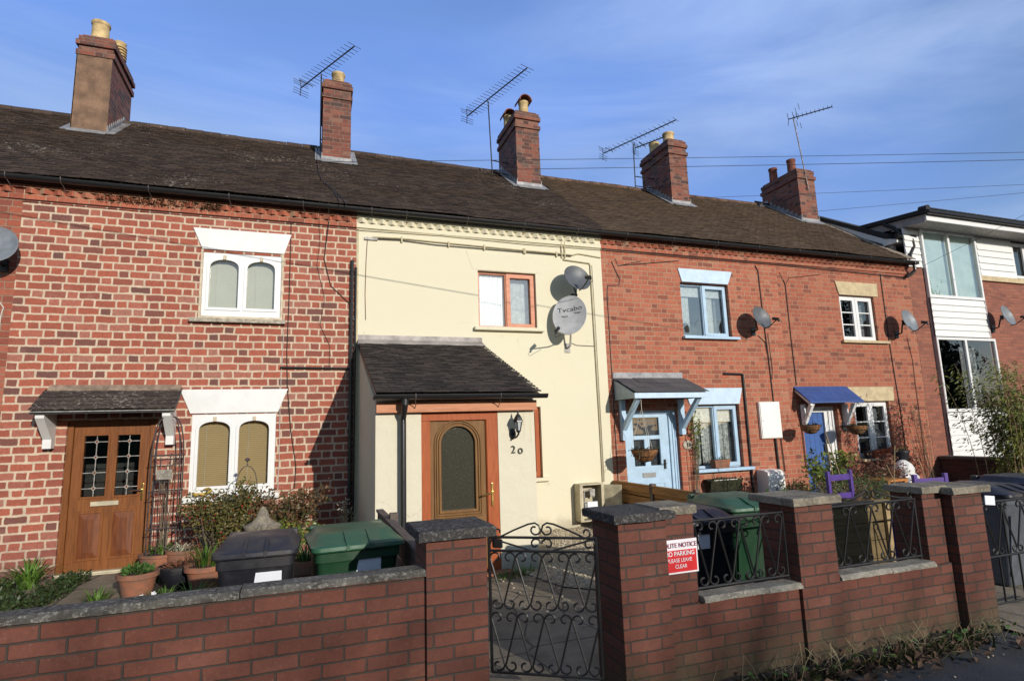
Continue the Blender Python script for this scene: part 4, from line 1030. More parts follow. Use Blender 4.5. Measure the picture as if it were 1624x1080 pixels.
def house_blue():
    h = thing('terraced_house', 'orange brick terraced house with pale blue door, windows and lintels', 'house', (6.8, 0, 0), 'houses of the brick terrace')
    W1 = (6.50, 7.595, 3.195, 4.215); W2 = (6.56, 7.60, .80, 1.935); Dr = (5.14, 6.24, -.02, 1.86)
    house_wall(h, 4.87, 8.83, [rect(*W1), rect(*W2), rect(*Dr)], 'brick_orange')
    eaves_course(h, 4.87, 8.83, 'brick_orange'); gutter(h, 4.87, 8.83)
    rf = build_roof(h, 4.87, 8.83, 'tile_brown')
    chimney(rf, 8.03, 8.53, 2.08, 3.25, 8.42, pots=(('plain', 8.33, 2.45, .15, .34, 'pot_cream'), ('plain', 8.25, 2.95, .14, .32, 'pot_cream')))
    lintel(h, (6.47, 7.70, 4.475), (6.54, 7.585, 4.225), 'pale_blue_lintel'); lintel(h, (6.42, 7.69, 2.235), (6.5, 7.60, 1.945), 'pale_blue_lintel')
    w = casement(h, *W1, .09, 'pale_blue', ['fixed', 'open'], fw=.035, leaf=.045, glass='glass_sky'); sill(w, 6.47, 7.72, 3.195, 'pale_blue', -.08, .05)
    m = MB(); m.box(6.55, 7.02, .16, .17, 3.98, 4.16); m.box(7.1, 7.55, .16, .17, 3.98, 4.16); m.build('roller_blind', 'curtain', w)
    curtain(w, 6.55, 6.80, 3.3, 4.0, .2, 'curtain'); curtain(w, 7.10, 7.34, 3.3, 4.0, .2, 'curtain'); curtain(w, 7.4, 7.55, 3.25, 4.0, .24, 'curtain_grey')
    m = MB(); m.lathe([(.02, 0), (.09, .03), (.10, .12), (.06, .2), (.02, .22)], (6.68, .2, 3.26), 12, jit=.15); m.lathe([(.02, 0), (.06, .03), (.07, .10), (.02, .15)], (6.86, .2, 3.26), 12, jit=.2); m.build('ornament', 'dark_room', w)
    w = casement(h, *W2, .09, 'pale_blue', ['fixed', 'open'], fw=.04, leaf=.045); sill(w, 6.50, 7.74, .80, 'pale_blue', -.12, .055)
    m = MB(); m.box(6.6, 7.06, .16, .17, 1.62, 1.9); m.box(7.12, 7.56, .16, .17, 1.62, 1.9); m.build('roller_blind', 'curtain', w)
    for a, b in ((6.6, 6.82), (6.84, 7.06), (7.14, 7.34), (7.36, 7.52)): curtain(w, a, b, .86, 1.64, .19+.02*random.random(), 'lace', .014, .05, 'lace_curtain')
    # door, set back, with a pale blue frame
    x0, x1, z0, z1 = Dr; y = .10
    d = plate('door', rect(x0+.06, x1-.16, .03, z1-.06), [rect(5.36, 5.58, .90, 1.36), rect(5.68, 5.90, .90, 1.36), rect(5.36, 5.90, 1.42, 1.74)], y, .045, 'pale_blue', h, bev=.004)
    plate('frame', rect(x0, x1, z0, z1), [rect(x0+.055, x1-.15, .02, z1-.055)], y-.03, .09, 'pale_blue', d, bev=.006)
    m = MB(); m.box(x1-.10, x1-.085, y-.045, y-.03, z0, z1); m.box(x1-.05, x1-.035, y-.045, y-.03, z0, z1); m.build('frame_moulding', 'pale_blue', d)
    for a, b in ((5.30, 5.60), (5.66, 5.96)):
        plate('lower_panel', rect(a, b, .15, .62), [rect(a+.025, b-.025, .175, .595)], y-.008, .012, 'pale_blue', d, bev=.004)
    p = MB(); p.poly([(5.34, y+.03, .88), (5.93, y+.03, .88), (5.93, y+.03, 1.76), (5.34, y+.03, 1.76)]); p.norecalc = True; p.build('pane', 'glass', d)
    curtain(d, 5.34, 5.93, .88, 1.76, y+.10, 'lace_dark', .01, .06, 'lace_curtain')
    m = MB(); m.box(5.50, 5.76, y-.015, y, .71, .79, .003); m.build('letterbox', 'grey_plastic', d)
    m = MB(); m.box(5.945, 5.975, y-.03, y, .84, 1.0, .004); m.tube([(5.96, y-.02, .93), (5.96, y-.06, .93), (5.90, y-.06, .93)], .009, 6); m.build('handle', 'iron', d)
    # slate canopy
    cx0, cx1 = 4.98, 6.40; yf = -.64; sl = math.atan2(2.42-2.14, -yf); L = math.hypot(.28, yf)
    m = MB(); tiles(m, cx0+.0, cx1+.02, (yf-.03, 2.125), sl, L+.02, .23, .36, .008, .02)
    cn = m.build('door_canopy', 'slate', h)
    m = MB(); m.prism([(cx0, yf, 2.115), (cx0, -.002, 2.39), (cx0, -.002, 2.04), (cx0, yf, 2.04)], (.02, 0, 0)); m.prism([(cx1-.02, yf, 2.115), (cx1-.02, -.002, 2.39), (cx1-.02, -.002, 2.04), (cx1-.02, yf, 2.04)], (.02, 0, 0))
    m.prism([(cx0+.02, yf+.02, 2.115), (cx0+.02, -.002, 2.385), (cx0+.02, -.002, 2.36), (cx0+.02, yf+.02, 2.09)], (cx1-cx0-.04, 0, 0))
    m.build('canopy_cheek', 'blue_grey', cn)
    m = MB(); m.box(cx0-.005, cx1+.005, yf-.018, yf-.002, 2.035, 2.122, .003); m.build('canopy_fascia', 'pale_blue_lintel', cn)
    m = MB(); m.prism([(cx0-.01, -.12, 2.375), (cx0-.01, -.012, 2.42), (cx0-.01, -.012, 2.52), (cx0-.01, -.0, 2.52), (cx0-.01, 0, 2.40)], (cx1-cx0+.0, 0, 0)); m.build('canopy_flashing', 'lead', cn)
    bracket_frame(cn, cx0+.11, 'pale_blue', yf+.03, 1.60, 2.035, legz=1.36); bracket_frame(cn, cx1-.12, 'pale_blue', yf+.03, 1.60, 2.035, legz=1.42)
    # number plaque
    m = MB(); m.lathe([(.075, 0), (.085, .006), (.085, .014), (.07, .02)], (0, 0, 0), 20)
    for v in m.bm.verts: v.co = Vector((6.39+v.co.x*1.15, -.003-v.co.z, 1.235+v.co.y*.95))
    pl = m.build('number_plaque', 'sill_stone', h); text_mesh('18', .085, 'iron', (6.40, -.028, 1.235), 'number', pl, .003, 1.0, offset=.002)
    # wall services
    m = MB(); m.tube([(7.30, -.03, 2.505), (7.70, -.03, 2.495), (7.735, -.03, 2.48), (7.735, -.03, 2.2), (7.73, -.03, .2)], .019, 8); m.build('waste_pipe', 'black_pipe', h)
    cable(h, [(4.87, -.034, 4.715), (6.8, -.034, 4.70), (8.83, -.034, 4.71)], .010)
    cable(h, [(5.7, -.012, 4.56), (5.2, -.012, 4.44), (5.16, -.012, 4.56), (5.08, -.012, 4.5), (5.14, -.012, 4.36), (5.22, -.012, 4.2), (5.2, -.012, 4.08), (4.97, -.012, 4.06), (4.95, -.012, 3.9), (4.95, -.012, 2.5), (4.95, -.012, .7)], .006)
    cable(h, [(5.2, -.012, 4.44), (6.5, -.02, 4.62)], .005)
    cable(h, [(8.30, -.012, 4.65), (8.36, -.012, 4.55), (8.38, -.012, 3.4), (8.40, -.014, 2.9), (8.42, -.014, 1.97)], .010)
    cable(h, [(8.20, -.012, 3.25), (8.36, -.012, 3.12), (8.38, -.012, 2.9)], .006)
    cable(h, [(8.45, -.012, 3.3), (8.47, -.012, 2.6), (8.44, -.012, 2.4)], .005)
    m = MB(); m.tube([(8.36, -.03, 1.28), (8.37, -.03, .68)], .019, 8); m.tube([(8.50, -.02, 1.28), (8.52, -.02, .66)], .009, 6); m.build('conduit', 'black_pipe', h)
    m = MB(); m.box(6.98, 7.35, -.03, -.004, 4.25, 4.32) if 0 else m.box(5.0, 5.02, -.004, 0, 4.44, 4.47); m.build('wall_fixing', 'iron', h)
M['lace'] = plain('lace_curtain', (.55, .55, .53), .9, .3, 22, .5, c2=(.16, .17, .17))
M['lace_dark'] = plain('dark_lace', (.07, .075, .08), .9, .4, 26, .5, c2=(.02, .02, .025))
house_blue()
dish('dark grey satellite dish right of the pale blue upper window', (8.04, -.30, 3.53), .225, (.16, -1, .32), 'dish_grey', tall=1.0, wall_pt=(8.10, 0, 3.32))

# ================================================================== house with blue door
def house_blue_door():
    h = thing('terraced_house', 'orange brick end terrace house with bright blue door and beige lintels', 'house', (10.8, 0, 0), 'houses of the brick terrace')
    W1 = (10.44, 11.43, 3.205, 4.165); W2 = (10.48, 11.48, .80, 1.94); Dr = (9.10, 10.03, -.02, 1.86)
    X1 = 12.60
    house_wall(h, 8.83, X1, [rect(*W1), rect(*W2), rect(*Dr)], 'brick_orange_far')
    eaves_course(h, 8.83, X1, 'brick_orange_far'); gutter(h, 8.83, X1+.03)
    rf = build_roof(h, 8.83, X1+.02, 'tile_brown')
    chimney(rf, 11.76, 12.33, 1.88, 3.1, 8.05, mat='brick_chimney', corbels=((-.30, .035, .09),), pots=(('plain', 12.12, 2.35, .12, .48, 'pot_red'), ('plain', 11.98, 2.85, .12, .44, 'pot_red')))
    m = MB(); m.prism([(X1-.25, -.2, roof_z(-.2)+.03), (X1+.03, -.2, roof_z(-.2)+.03), (X1+.03, 2.9, roof_z(2.9)+.03), (X1-.25, 2.9, roof_z(2.9)+.03)], (0, -.004, .012)); 
    m.build('verge_mortar', 'verge', rf)
    lintel(h, (10.36, 11.56, 4.455), (10.44, 11.545, 4.175), 'buff_stone'); lintel(h, (10.36, 11.64, 2.235), (10.45, 11.62, 1.95), 'buff_stone')
    w = casement(h, *W1, .07, 'white_upvc', ['bars', 'bars'], fw=.03, leaf=.06, bars=2); sill(w, 10.36, 11.68, 3.205, 'buff_stone', -.07, .055)
    curtain(w, 11.02, 11.4, 3.25, 4.1, .2, 'curtain_grey', .01, .07); 
    w = casement(h, W2[0], W2[1], .80, 1.94, .07, 'white_upvc', ['bars', 'bars'], fw=.045, leaf=.05, bars=2); sill(w, 10.42, 11.66, .80, 'buff_stone', -.12, .05)
    curtain(w, 11.05, 11.42, .9, 1.85, .2, 'curtain_grey', .01, .07)
    # plank door
    x0, x1, z0, z1 = Dr; y = .13
    m = MB(); n = 5; a, b = x0+.0, x1-.27
    for i in range(n): m.box(lerp(a, b, i/n)+.002, lerp(a, b, (i+1)/n)-.002, y, y+.04, .02, 1.76, .003)
    d = m.build('door', 'blue_door', h)
    plate('frame', rect(x0-.06, x1, z0, z1), [rect(x0-.02, x1-.27, z0, 1.75)], y-.04, .09, 'white_upvc', d, bev=.005)
    m = MB(); m.box(x1-.18, x1-.165, y-.06, y-.04, z0, z1-.0); m.box(x1-.08, x1-.06, y-.06, y-.04, z0, z1); m.build('frame_moulding', 'white_upvc', d)
    m = MB(); m.box(b-.06, b-.03, y-.03, y, .95, 1.12, .0032); m.build('handle', 'iron', d)
    # blue canopy
    cx0, cx1 = 8.95, 10.33; yf = -.33
    m = MB(); m.prism([(cx0, yf-.04, 1.945), (cx0, -.002, 2.255), (cx0, -.002, 2.225), (cx0, yf-.04, 1.915)], (cx1-cx0, 0, 0)); cn = m.build('door_canopy', 'blue_roof', h)
    m = MB(); m.prism([(cx0+.03, yf-.01, 1.925), (cx0+.03, -.002, 2.215), (cx0+.03, -.002, 2.15), (cx0+.03, yf-.01, 1.87)], (.06, 0, 0)); m.prism([(cx1-.12, yf-.01, 1.925), (cx1-.12, -.002, 2.215), (cx1-.12, -.002, 2.15), (cx1-.12, yf-.01, 1.87)], (.06, 0, 0)); m.build('canopy_rafter', 'white_upvc', cn)
    for bx in (cx0+.13, cx1-.15): bracket_frame(cn, bx, 'white_upvc', yf, 1.58, 1.90, w=.035, legz=1.46)
    m = MB(); m.box(10.10, 10.29, -.022, -.002, 1.36, 1.54, .012); pl = m.build('number_plaque', 'plaque', h)
    text_mesh('16', .13, 'white_upvc', (10.195, -.026, 1.45), 'number', pl, .003, .95, offset=.003)
    cable(h, [(8.83, -.034, 4.71), (10.5, -.034, 4.69), (12.5, -.034, 4.66)], .010)
    cable(h, [(8.98, -.012, 4.4), (9.02, -.012, 4.3), (9.02, -.012, 3.3), (9.03, -.012, 2.28)], .008); cable(h, [(8.9, -.012, 4.55), (9.02, -.012, 4.3), (9.15, -.012, 4.46), (9.5, -.012, 4.5), (10.0, -.012, 4.58)], .005)
    cable(h, [(9.04, -.02, 1.95), (9.05, -.02, .7)], .009)
    cable(h, [(11.72, -.012, 4.7), (11.72, -.012, 4.2), (11.72, -.012, 3.3), (11.74, -.012, 2.6), (11.78, -.012, 1.8), (11.78, -.012, .8)], .009)
    cable(h, [(12.28, -.012, 3.3), (12.35, -.012, 2.8), (12.33, -.012, 2.2), (12.33, -.012, 1.4), (12.3, -.012, .6)], .006)
    # gutter outlet at the corner
    m = MB(); m.tube([(12.60, -.165, 4.94), (12.60, -.165, 4.80), (12.54, -.12, 4.72), (12.45, -.06, 4.66)], .034, 10); m.box(12.55, 12.68, -.23, -.10, 4.92, 4.99, .01); m.build('gutter_outlet', 'black_plastic', h)
M['verge'] = plain('verge_mortar', (.36, .30, .24), .95, .4, 9, 1.0, c2=(.10, .07, .045), det=8)
M['plaque'] = plain('plaque_dark', (.05, .055, .06), .5)
house_blue_door()
dish('dark grey satellite dish right of the small upper window of the end house', (11.95, -.32, 3.60), .225, (.12, -1, .28), 'dish_mid', tall=1.1, wall_pt=(11.98, 0, 3.36))

# ================================================================== modern building on the right
def modern():
    h = thing('modern_building', 'modern brick building with white boarding and tall windows at the right edge', 'building', (15, 0, 0))
    X0 = 12.62
    GX0, GX1 = 13.10, 15.0
    plate('wall', [(X0, -.3), (20, -.3), (20, 4.80), (GX1, 4.80), (GX1, -.3001), (GX1, 5.0), (X0, 5.0)] if 0 else rect(X0, GX0, -.3, 4.92), [], .01, .26, 'brick_modern', h)
    plate('wall', rect(GX1+.02, 20, -.3, 4.74), [], .012, .26, 'brick_modern', h)
    m = MB(); m.prism([(X0, .27, 0), (X0, 6, 0), (X0, 6, 5.5), (X0, 4.2, 7.7), (X0, 2.13, 6.70), (X0, .45, 5.62), (X0, .27, 5.6)], (.1, 0, 0)); m.build('gable_wall', 'beige_soffit', h)
    # boarded strip of wall above the old roof, facing the street
    def boards(x0, x1, z0, z1, y, nm='boarding', ex=0):
        m = MB(); z = z0; n = max(1, round((z1-z0)/.155)); s = (z1-z0)/n
        for i in range(n):
            a = z0+i*s
            m.prism([(x0, y-.03, a), (x0, y-.014, a+s-.012), (x0, y+.01, a+s-.012), (x0, y+.01, a+.0)], (x1-x0, 0, 0))
            m.box(x0, x1, y-.004, y+.01, a+s-.012, a+s)
        return m.build(nm, 'siding', h)
    boards(GX0, 14.92, 3.35, 4.22, -.05); boards(GX0, 15.1, .2, 1.66, -.05)
    boards(15.06, 16.35, 4.86, 5.84, 0); boards(17.42, 20, 4.86, 5.84, 0)
    m = MB(); m.box(GX0+.0, GX0+.03, -.07, .02, .2, 4.22); m.box(14.92, 14.97, -.075, .02, 3.35, 4.22); m.box(GX1-.03, GX1+.02, -.03, .06, 4.22, 5.9); m.build('corner_trim', 'beige_soffit', h)
    m = MB(); m.box(GX1-.05, 20, -.05, .02, 4.74, 4.86, .004); m.build('stone_band', 'buff_stone', h)
    # tall windows
    def win(x0, x1, z0, z1, back, mat='white_upvc'):
        xm = lerp(x0, x1, .48)
        w = plate('window', rect(x0, x1, z0, z1), [rect(x0+.05, xm-.03, z0+.06, z1-.05), rect(xm+.03, x1-.05, z0+.06, z1-.05)], -.06, .07, mat, h, bev=.004)
        p = MB(); p.poly([(x0+.02, -.02, z0+.02), (x1-.02, -.02, z0+.02), (x1-.02, -.02, z1-.02), (x0+.02, -.02, z1-.02)]); p.norecalc = True; p.build('pane', 'glass_sky' if back != 'dark' else 'glass', w)
        d = MB()
        for q in ([(x0, 1.2, z0), (x1, 1.2, z0), (x1, 1.2, z1), (x0, 1.2, z1)], [(x0, .01, z0), (x0, 1.2, z0), (x0, 1.2, z1), (x0, .01, z1)], [(x1, .01, z0), (x1, 1.2, z0), (x1, 1.2, z1), (x1, .01, z1)], [(x0, .01, z1), (x1, .01, z1), (x1, 1.2, z1), (x0, 1.2, z1)], [(x0, .01, z0), (x1, .01, z0), (x1, 1.2, z0), (x0, 1.2, z0)]): d.poly(q)
        d.build('room_lining', 'dark_room', w)
        if back != 'dark':
            m = MB(); n = 14
            for i in range(n):
                a = lerp(x0+.05, x1-.05, i/n); b = lerp(x0+.05, x1-.05, (i+1)/n)
                m.poly([(a, .07, z0+.04), (b+.004, .055, z0+.04), (b+.004, .055, z1-.03), (a, .07, z1-.03)])
            m.build('vertical_blind', 'greenish_blind', w)
        else:
            curtain(w, lerp(x0, x1, .62), lerp(x0, x1, .92), z0+.1, z1-.1, .3, 'curtain_grey', .02, .12)
        return w
    win(GX0+.03, 14.98, 4.24, 5.84, 'blind'); win(GX0+.03, 15.12, 1.68, 3.33, 'dark')
    w = casement(h, 16.35, 17.4, 4.86, 5.80, .02, 'white_upvc', ['open', 'open'], fw=.05)
    # projecting roof with white fascia and grey soffit
    m = MB(); m.box(12.67, 20, -.52, -.49, 5.83, 5.97); m.build('fascia', 'white_upvc', h)
    m = MB(); m.box(12.68, 20, -.49, .3, 5.84, 5.86); m.build('soffit', 'galv', h)
    m = MB(); m.prism([(12.66, -.49, 5.80), (12.66, -.49, 5.975), (12.66, 2.2, 6.25), (12.66, 2.2, 6.08)], (.02, 0, 0)); m.build('barge_board', 'beige_soffit', h)
    m = MB(); m.prism([(12.60, -.58, 5.98), (12.60, -.58, 6.07), (12.60, 3.6, 6.50), (12.60, 3.6, 6.40)], (7.5, 0, 0)); rf = m.build('roof', 'tile_modern', h)
    m = MB(); x = 12.72
    while x < 19: m.box(x, x+.27, -.60, -.30, 6.065, 6.10, .01); m.box(x+.29, x+.31, -.6, -.5, 5.97, 6.06); x += .31
    m.build('roof_edge_tiles', 'tile_modern', rf)
    m = MB(); m.tube([(12.65, -.60, 6.08), (12.65, -.42, 6.10)], .07, 12); m.build('verge_cap', 'tile_modern', rf)
    m = MB(); m.tube([(12.62, -.59, 6.0), (20, -.59, 5.99)], .05, 10); m.build('gutter', 'black_plastic', h)
    # lower wing roof, its verge rising beside the old ridge
    m = MB(); m.prism([(12.54, .30, 5.66), (12.54, 2.25, 6.86), (12.54, 4.2, 8.06), (12.54, 4.2, 8.16), (12.54, 2.25, 6.97), (12.54, .30, 5.78)], (.34, 0, 0)); m.build('wing_roof', 'tile_modern', h)
    m = MB(); m.prism([(12.555, .42, 5.57), (12.555, 2.25, 6.73), (12.555, 2.25, 6.87), (12.555, .42, 5.71)], (.03, 0, 0)); m.build('wing_barge_board', 'white_upvc', h)
    m = MB(); m.prism([(12.56, .12, 5.53), (12.56, .45, 5.53), (12.56, .45, 5.72), (12.56, .12, 5.60)], (.5, 0, 0)); m.build('wing_soffit', 'white_upvc', h)
    m = MB(); m.tube([(12.5, .08, 5.66), (13.05, .05, 5.66)], .06, 10); m.build('wing_gutter', 'black_plastic', h)
    m = MB(); m.tube([(12.92, .02, 5.6), (12.92, .0, 5.42), (12.72, -.03, 5.2), (12.70, -.04, 5.1)], .035, 10); m.tube([(12.6, .4, 6.05), (12.66, .2, 5.9), (12.7, .1, 5.7)], .04, 8); m.build('downpipe', 'black_plastic', h, auto=40)
    boards(12.64, 13.12, 4.93, 5.55, .02); boards(12.64, 13.12, 5.55, 5.84, .02)
    m = MB(); m.box(12.7, 20, 6.0, 6.2, -.3, 6.2); m.box(19.8, 20, .3, 6, -.3, 6.2); m.build('rear_wall', 'brick_modern', h)
modern()
dish('grey satellite dish on the brick of the modern building at the right edge', (15.2, -.32, 3.83), .225, (.12, -1, .28), 'dish_mid', tall=1.1, wall_pt=(15.2, 0, 3.58))

# ================================================================== aerials
aerial('long tv aerial on the slim brick chimney with one pot', [(.15, 2.70, 7.1), (.14, 2.70, 8.92)], ((-.26, 3.27, 8.9), (.71, 1.57, 8.9)), 16, .40, mast_mat='antenna', bracket=[((.15, 2.7, 7.5), (.2, 2.7, 7.5)), ((.15, 2.7, 8.1), (.2, 2.7, 8.1))])
aerial('long tv aerial on a thin mast left of the chimney with hooded pots', [(3.72, 2.52, 7.1), (3.65, 2.47, 8.82)], ((3.36, 3.18, 8.8), (4.05, 1.09, 8.8)), 19, .46, mast_mat='antenna', bracket=[((3.72, 2.52, 7.2), (4.1, 2.52, 7.15)), ((3.71, 2.52, 7.45), (4.1, 2.52, 7.42))])
aerial('double tv aerial on the mast left of the chimney with two wide cream pots', [(7.48, 2.75, 7.35), (7.50, 2.75, 8.5)], ((7.01, 3.4, 8.5), (7.85, 1.48, 8.5)), 15, .34, mast_mat='antenna', extra=((7.50, 2.68, 8.36), (7.88, 2.0, 8.36), 9, .22), bracket=[((7.48, 2.75, 7.4), (8.03, 2.75, 7.4)), ((7.48, 2.75, 7.65), (8.03, 2.75, 7.65))])
aerial('tv aerial on a tall bare mast fixed to the chimney with red pots', [(12.06, 1.84, 7.45), (11.86, 1.88, 9.42)], ((11.80, 1.98, 9.44), (12.42, 1.18, 9.44)), 10, .26, bracket=[((12.05, 1.86, 7.6), (12.02, 1.95, 7.6))])
def floodlight():
    t = thing('security_camera', 'small black floodlight poking out from the side of the chimney with red pots', 'lamp', (11.7, 2.9, 7.2))
    m = MB(); m.tube([(11.77, 2.85, 7.42), (11.55, 2.85, 7.42), (11.48, 2.85, 7.36)], .02, 6); m.build('arm', 'iron', t)
    m = MB(); m.box(11.36, 11.52, 2.79, 2.91, 7.25, 7.38, .02, Matrix.Rotation(R(35), 3, 'Y')); m.build('housing', 'iron', t)
floodlight()

# ================================================================== meter boxes, sign boards
def gas_box():
    t = thing('gas_meter_box', 'beige gas meter box hanging open at the foot of the cream wall', 'meter box', (4.4, 0, .1))
    x0, x1, z0, z1 = 4.13, 4.56, .14, .68; y0 = -.22
    m = MB(); m.box(x0, x0+.02, y0, 0, z0, z1); m.box(x1-.02, x1, y0, 0, z0, z1); m.box(x0, x1, y0, 0, z1, z1+.02, .006); m.box(x0, x1, y0, 0, z0-.02, z0); m.box(x0+.02, x0+.05, y0-.005, y0+.01, z0, z1); m.box(x1-.05, x1-.02, y0-.005, y0+.01, z0, z1); m.box(x0, x1, -.012, -.002, z0, z1); m.build('case', 'box_beige', t)
    m = MB(); m.box(x1, x1+.02, y0-.30, y0-.0, z0, z1, .006, Matrix.Rotation(R(38), 3, 'Z'), (x1, y0, 0)); m.build('door', 'box_beige', t)
    m = MB(); m.box(4.22, 4.46, -.18, -.06, .22, .40, .01); m.build('meter', 'grey_plastic', t)
    m = MB(); m.box(4.27, 4.45, -.19, -.182, .30, .42); m.build('meter_label', 'paper', t)
    m = MB(); m.box(4.31, 4.42, -.195, -.185, .225, .295); m.build('sticker', 'yellow', t)
    m = MB(); m.tube([(4.25, -.12, .42), (4.25, -.12, .58), (4.4, -.12, .6), (4.42, -.12, .48)], .014, 6); m.box(4.35, 4.44, -.14, -.08, .5, .61, .01); m.build('pipework', 'galv', t); m = MB(); m.tube([(4.45, -.1, .14), (4.45, -.1, .0)], .02, 8); m.build('supply_pipe', 'galv', t)
    m = MB(); m.box(4.50, 4.58, -.02, 0, -.0, .12, .004); m.build('earth_plate', 'galv', t)
gas_box()
def white_boxes():
    t = thing('electric_meter_box', 'tall white meter cabinet mounted on the brick wall under a cable', 'meter box', (8.27, 0, 1.3))
    m = MB(); m.box(8.02, 8.51, -.055, -.002, 1.285, 1.965, .006); m.build('case', 'box_white', t)
    m = MB(); m.box(8.035, 8.495, -.068, -.0555, 1.30, 1.95, .005); m.build('door', 'box_white', t); m = MB(); m.box(8.06, 8.075, -.073, -.068, 1.60, 1.63); m.build('lock', 'grey_plastic', t)
    t = thing('gas_meter_box', 'white sloping-topped gas meter box standing against the orange wall', 'meter box', (8.2, 0, 0))
    m = MB(); m.prism([(7.86, -.002, .0), (7.86, -.002, .73), (7.86, -.20, .72), (7.86, -.28, .68), (7.86, -.28, .0)], (.38, 0, 0)); m.build('case', 'box_white', t)
    m = MB(); m.box(7.89, 8.21, -.295, -.282, .08, .62, .006); m.build('door', 'box_white', t)
    m = MB(); m.box(8.0, 8.06, -.302, -.296, .30, .42); m.build('label', 'grey_plastic', t)
white_boxes()

# ================================================================== hanging baskets
def basket(label, c, r, hook, strings, plants):
    t = thing('hanging_basket', label, 'hanging basket', c, 'hanging baskets by the front doors')
    cx, cy, cz = c; m = MB()
    prof = [(.02, -r*.95), (r*.45, -r*.86), (r*.78, -r*.55), (r*.96, -r*.2), (r, 0), (r*.9, .0), (r*.5, -.03), (.01, -.03)]
    m.lathe(prof, c, 28, jit=.02)
    for v in m.bm.verts: 
        a = math.atan2(v.co.y-cy, v.co.x-cx); k = 1+.05*math.cos(a*11)*(1 if v.co.z < cz-.01 else 0); v.co.x = cx+(v.co.x-cx)*k; v.co.y = cy+(v.co.y-cy)*k
    m.build('liner', 'coir', t, smooth=True)
    m = MB()
    for z, rr in ((0, 1.02), (-r*.5, .86), (-r*.85, .5)): m.tube([(cx+r*rr*math.cos(2*math.pi*k/20), cy+r*rr*math.sin(2*math.pi*k/20), cz+z) for k in range(20)], .004, 4, closed=True)
    m.build('wire_frame', 'iron', t)
    m = MB()
    for a in (20, 140, 260): m.tube([(cx+r*math.cos(R(a)), cy+r*math.sin(R(a)), cz), (hook[0], hook[1], hook[2]-.16)], .0035 if strings else .003, 4)
    m.tube([(hook[0], hook[1], hook[2]-.17), hook], .005, 5); m.build('chain', 'white_cable' if strings else 'iron', t)
    m = MB()
    for i in range(plants):
        a = random.uniform(0, 6.28); q = r*random.uniform(.2, 1.1); p = Vector((cx+q*math.cos(a), cy+q*math.sin(a), cz+random.uniform(-.02, .03)))
        m.leaf(p, Vector((math.cos(a), math.sin(a), random.uniform(-.8, 1))), Vector((random.random(), random.random(), 1)), random.uniform(.02, .05), .02)
        if i % 5 == 0: m.leaf(p+Vector((0, 0, -.04)), Vector((math.cos(a)*.3, math.sin(a)*.3, -1)), Vector((0, -1, 0)), random.uniform(.05, .12), .012)
    m.build('trailing_plant', 'leaf_dark', t)
basket('large coir hanging basket on white strings before the pale blue door', (5.12, -.60, 1.22), .215, (5.12, -.60, 2.03), True, 90)
basket('small hanging basket in front of the bright blue door', (8.83, -.42, 1.51), .175, (8.83, -.36, 1.9), False, 120)
basket('small hanging basket in front of the white barred lower window', (9.98, -.42, 1.47), .185, (9.98, -.36, 1.9), False, 130)

# ================================================================== front walls
def pillar(par, x0, x1, y0, y1, ztop, mat='brick_garden', capm='cap', cap=True, ov=.045, name='pillar'):
    m = MB(); m.box(x0, x1, y0, y1, -.2, ztop, .003); p = m.build(name, mat, par)
    if cap:
        m = MB(); zc = ztop; x_, X_, y_, Y_ = x0-ov, x1+ov, y0-ov, y1+ov
        m.box(x_, X_, y_, Y_, zc+.001, zc+.042, 0)
        t = [(x_, y_), (X_, y_), (X_, Y_), (x_, Y_)]; cxx, cyy = (x_+X_)/2, (y_+Y_)/2
        for v in m.bm.verts: pass
        a = [m.bm.verts.new((x, y, zc+.042)) for x, y in t]; b = [m.bm.verts.new((lerp(cxx, x, .97), lerp(cyy, y, .97), zc+.050)) for x, y in t]
        for k in range(4): m.bm.faces.new([a[k], a[(k+1) % 4], b[(k+1) % 4], b[k]])
        m.bm.faces.new(b)
        bmesh.ops.subdivide_edges(m.bm, edges=list(m.bm.edges), cuts=4, use_grid_fill=True)
        for v in m.bm.verts: v.co += noise.noise_vector(v.co*22)*.004
        m.build('cap', capm, p)
    return p
def coping_run(par, x0, x1, y0, y1, z, th, piece, mat, name='coping', chamf=.018, sy=0):
    x = x0; i = 0
    while x < x1-.02:
        e = min(x1, x+piece*random.uniform(.94, 1.06)); m = MB()
        m.prism([(x+.003, y0, z), (x+.003, y0, z+th-chamf), (x+.003, y0+chamf, z+th), (x+.003, y1-chamf, z+th), (x+.003, y1, z+th-chamf), (x+.003, y1, z)], (e-x-.006, 0, 0))
        bmesh.ops.subdivide_edges(m.bm, edges=[ed for ed in m.bm.edges if abs(ed.verts[0].co.x-ed.verts[1].co.x) > .1], cuts=14)
        dz = random.uniform(-.004, .004)
        for v in m.bm.verts: v.co += noise.noise_vector(v.co*17)*.0035+Vector((0, 0, dz))
        m.build(name, mat, par); x = e; i += 1

def left_wall():
    t = thing('garden_wall', 'low red brick garden wall with grey coping running to the left edge', 'garden wall', (-1, -5.5, 0), 'brick front garden walls')
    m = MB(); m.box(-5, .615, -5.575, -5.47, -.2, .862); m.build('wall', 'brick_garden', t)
    coping_run(t, -5, .62, -5.598, -5.445, .864, .032, .92, 'coping')
    pillar(t, .605, .935, -5.60, -5.28, 1.04)
left_wall()

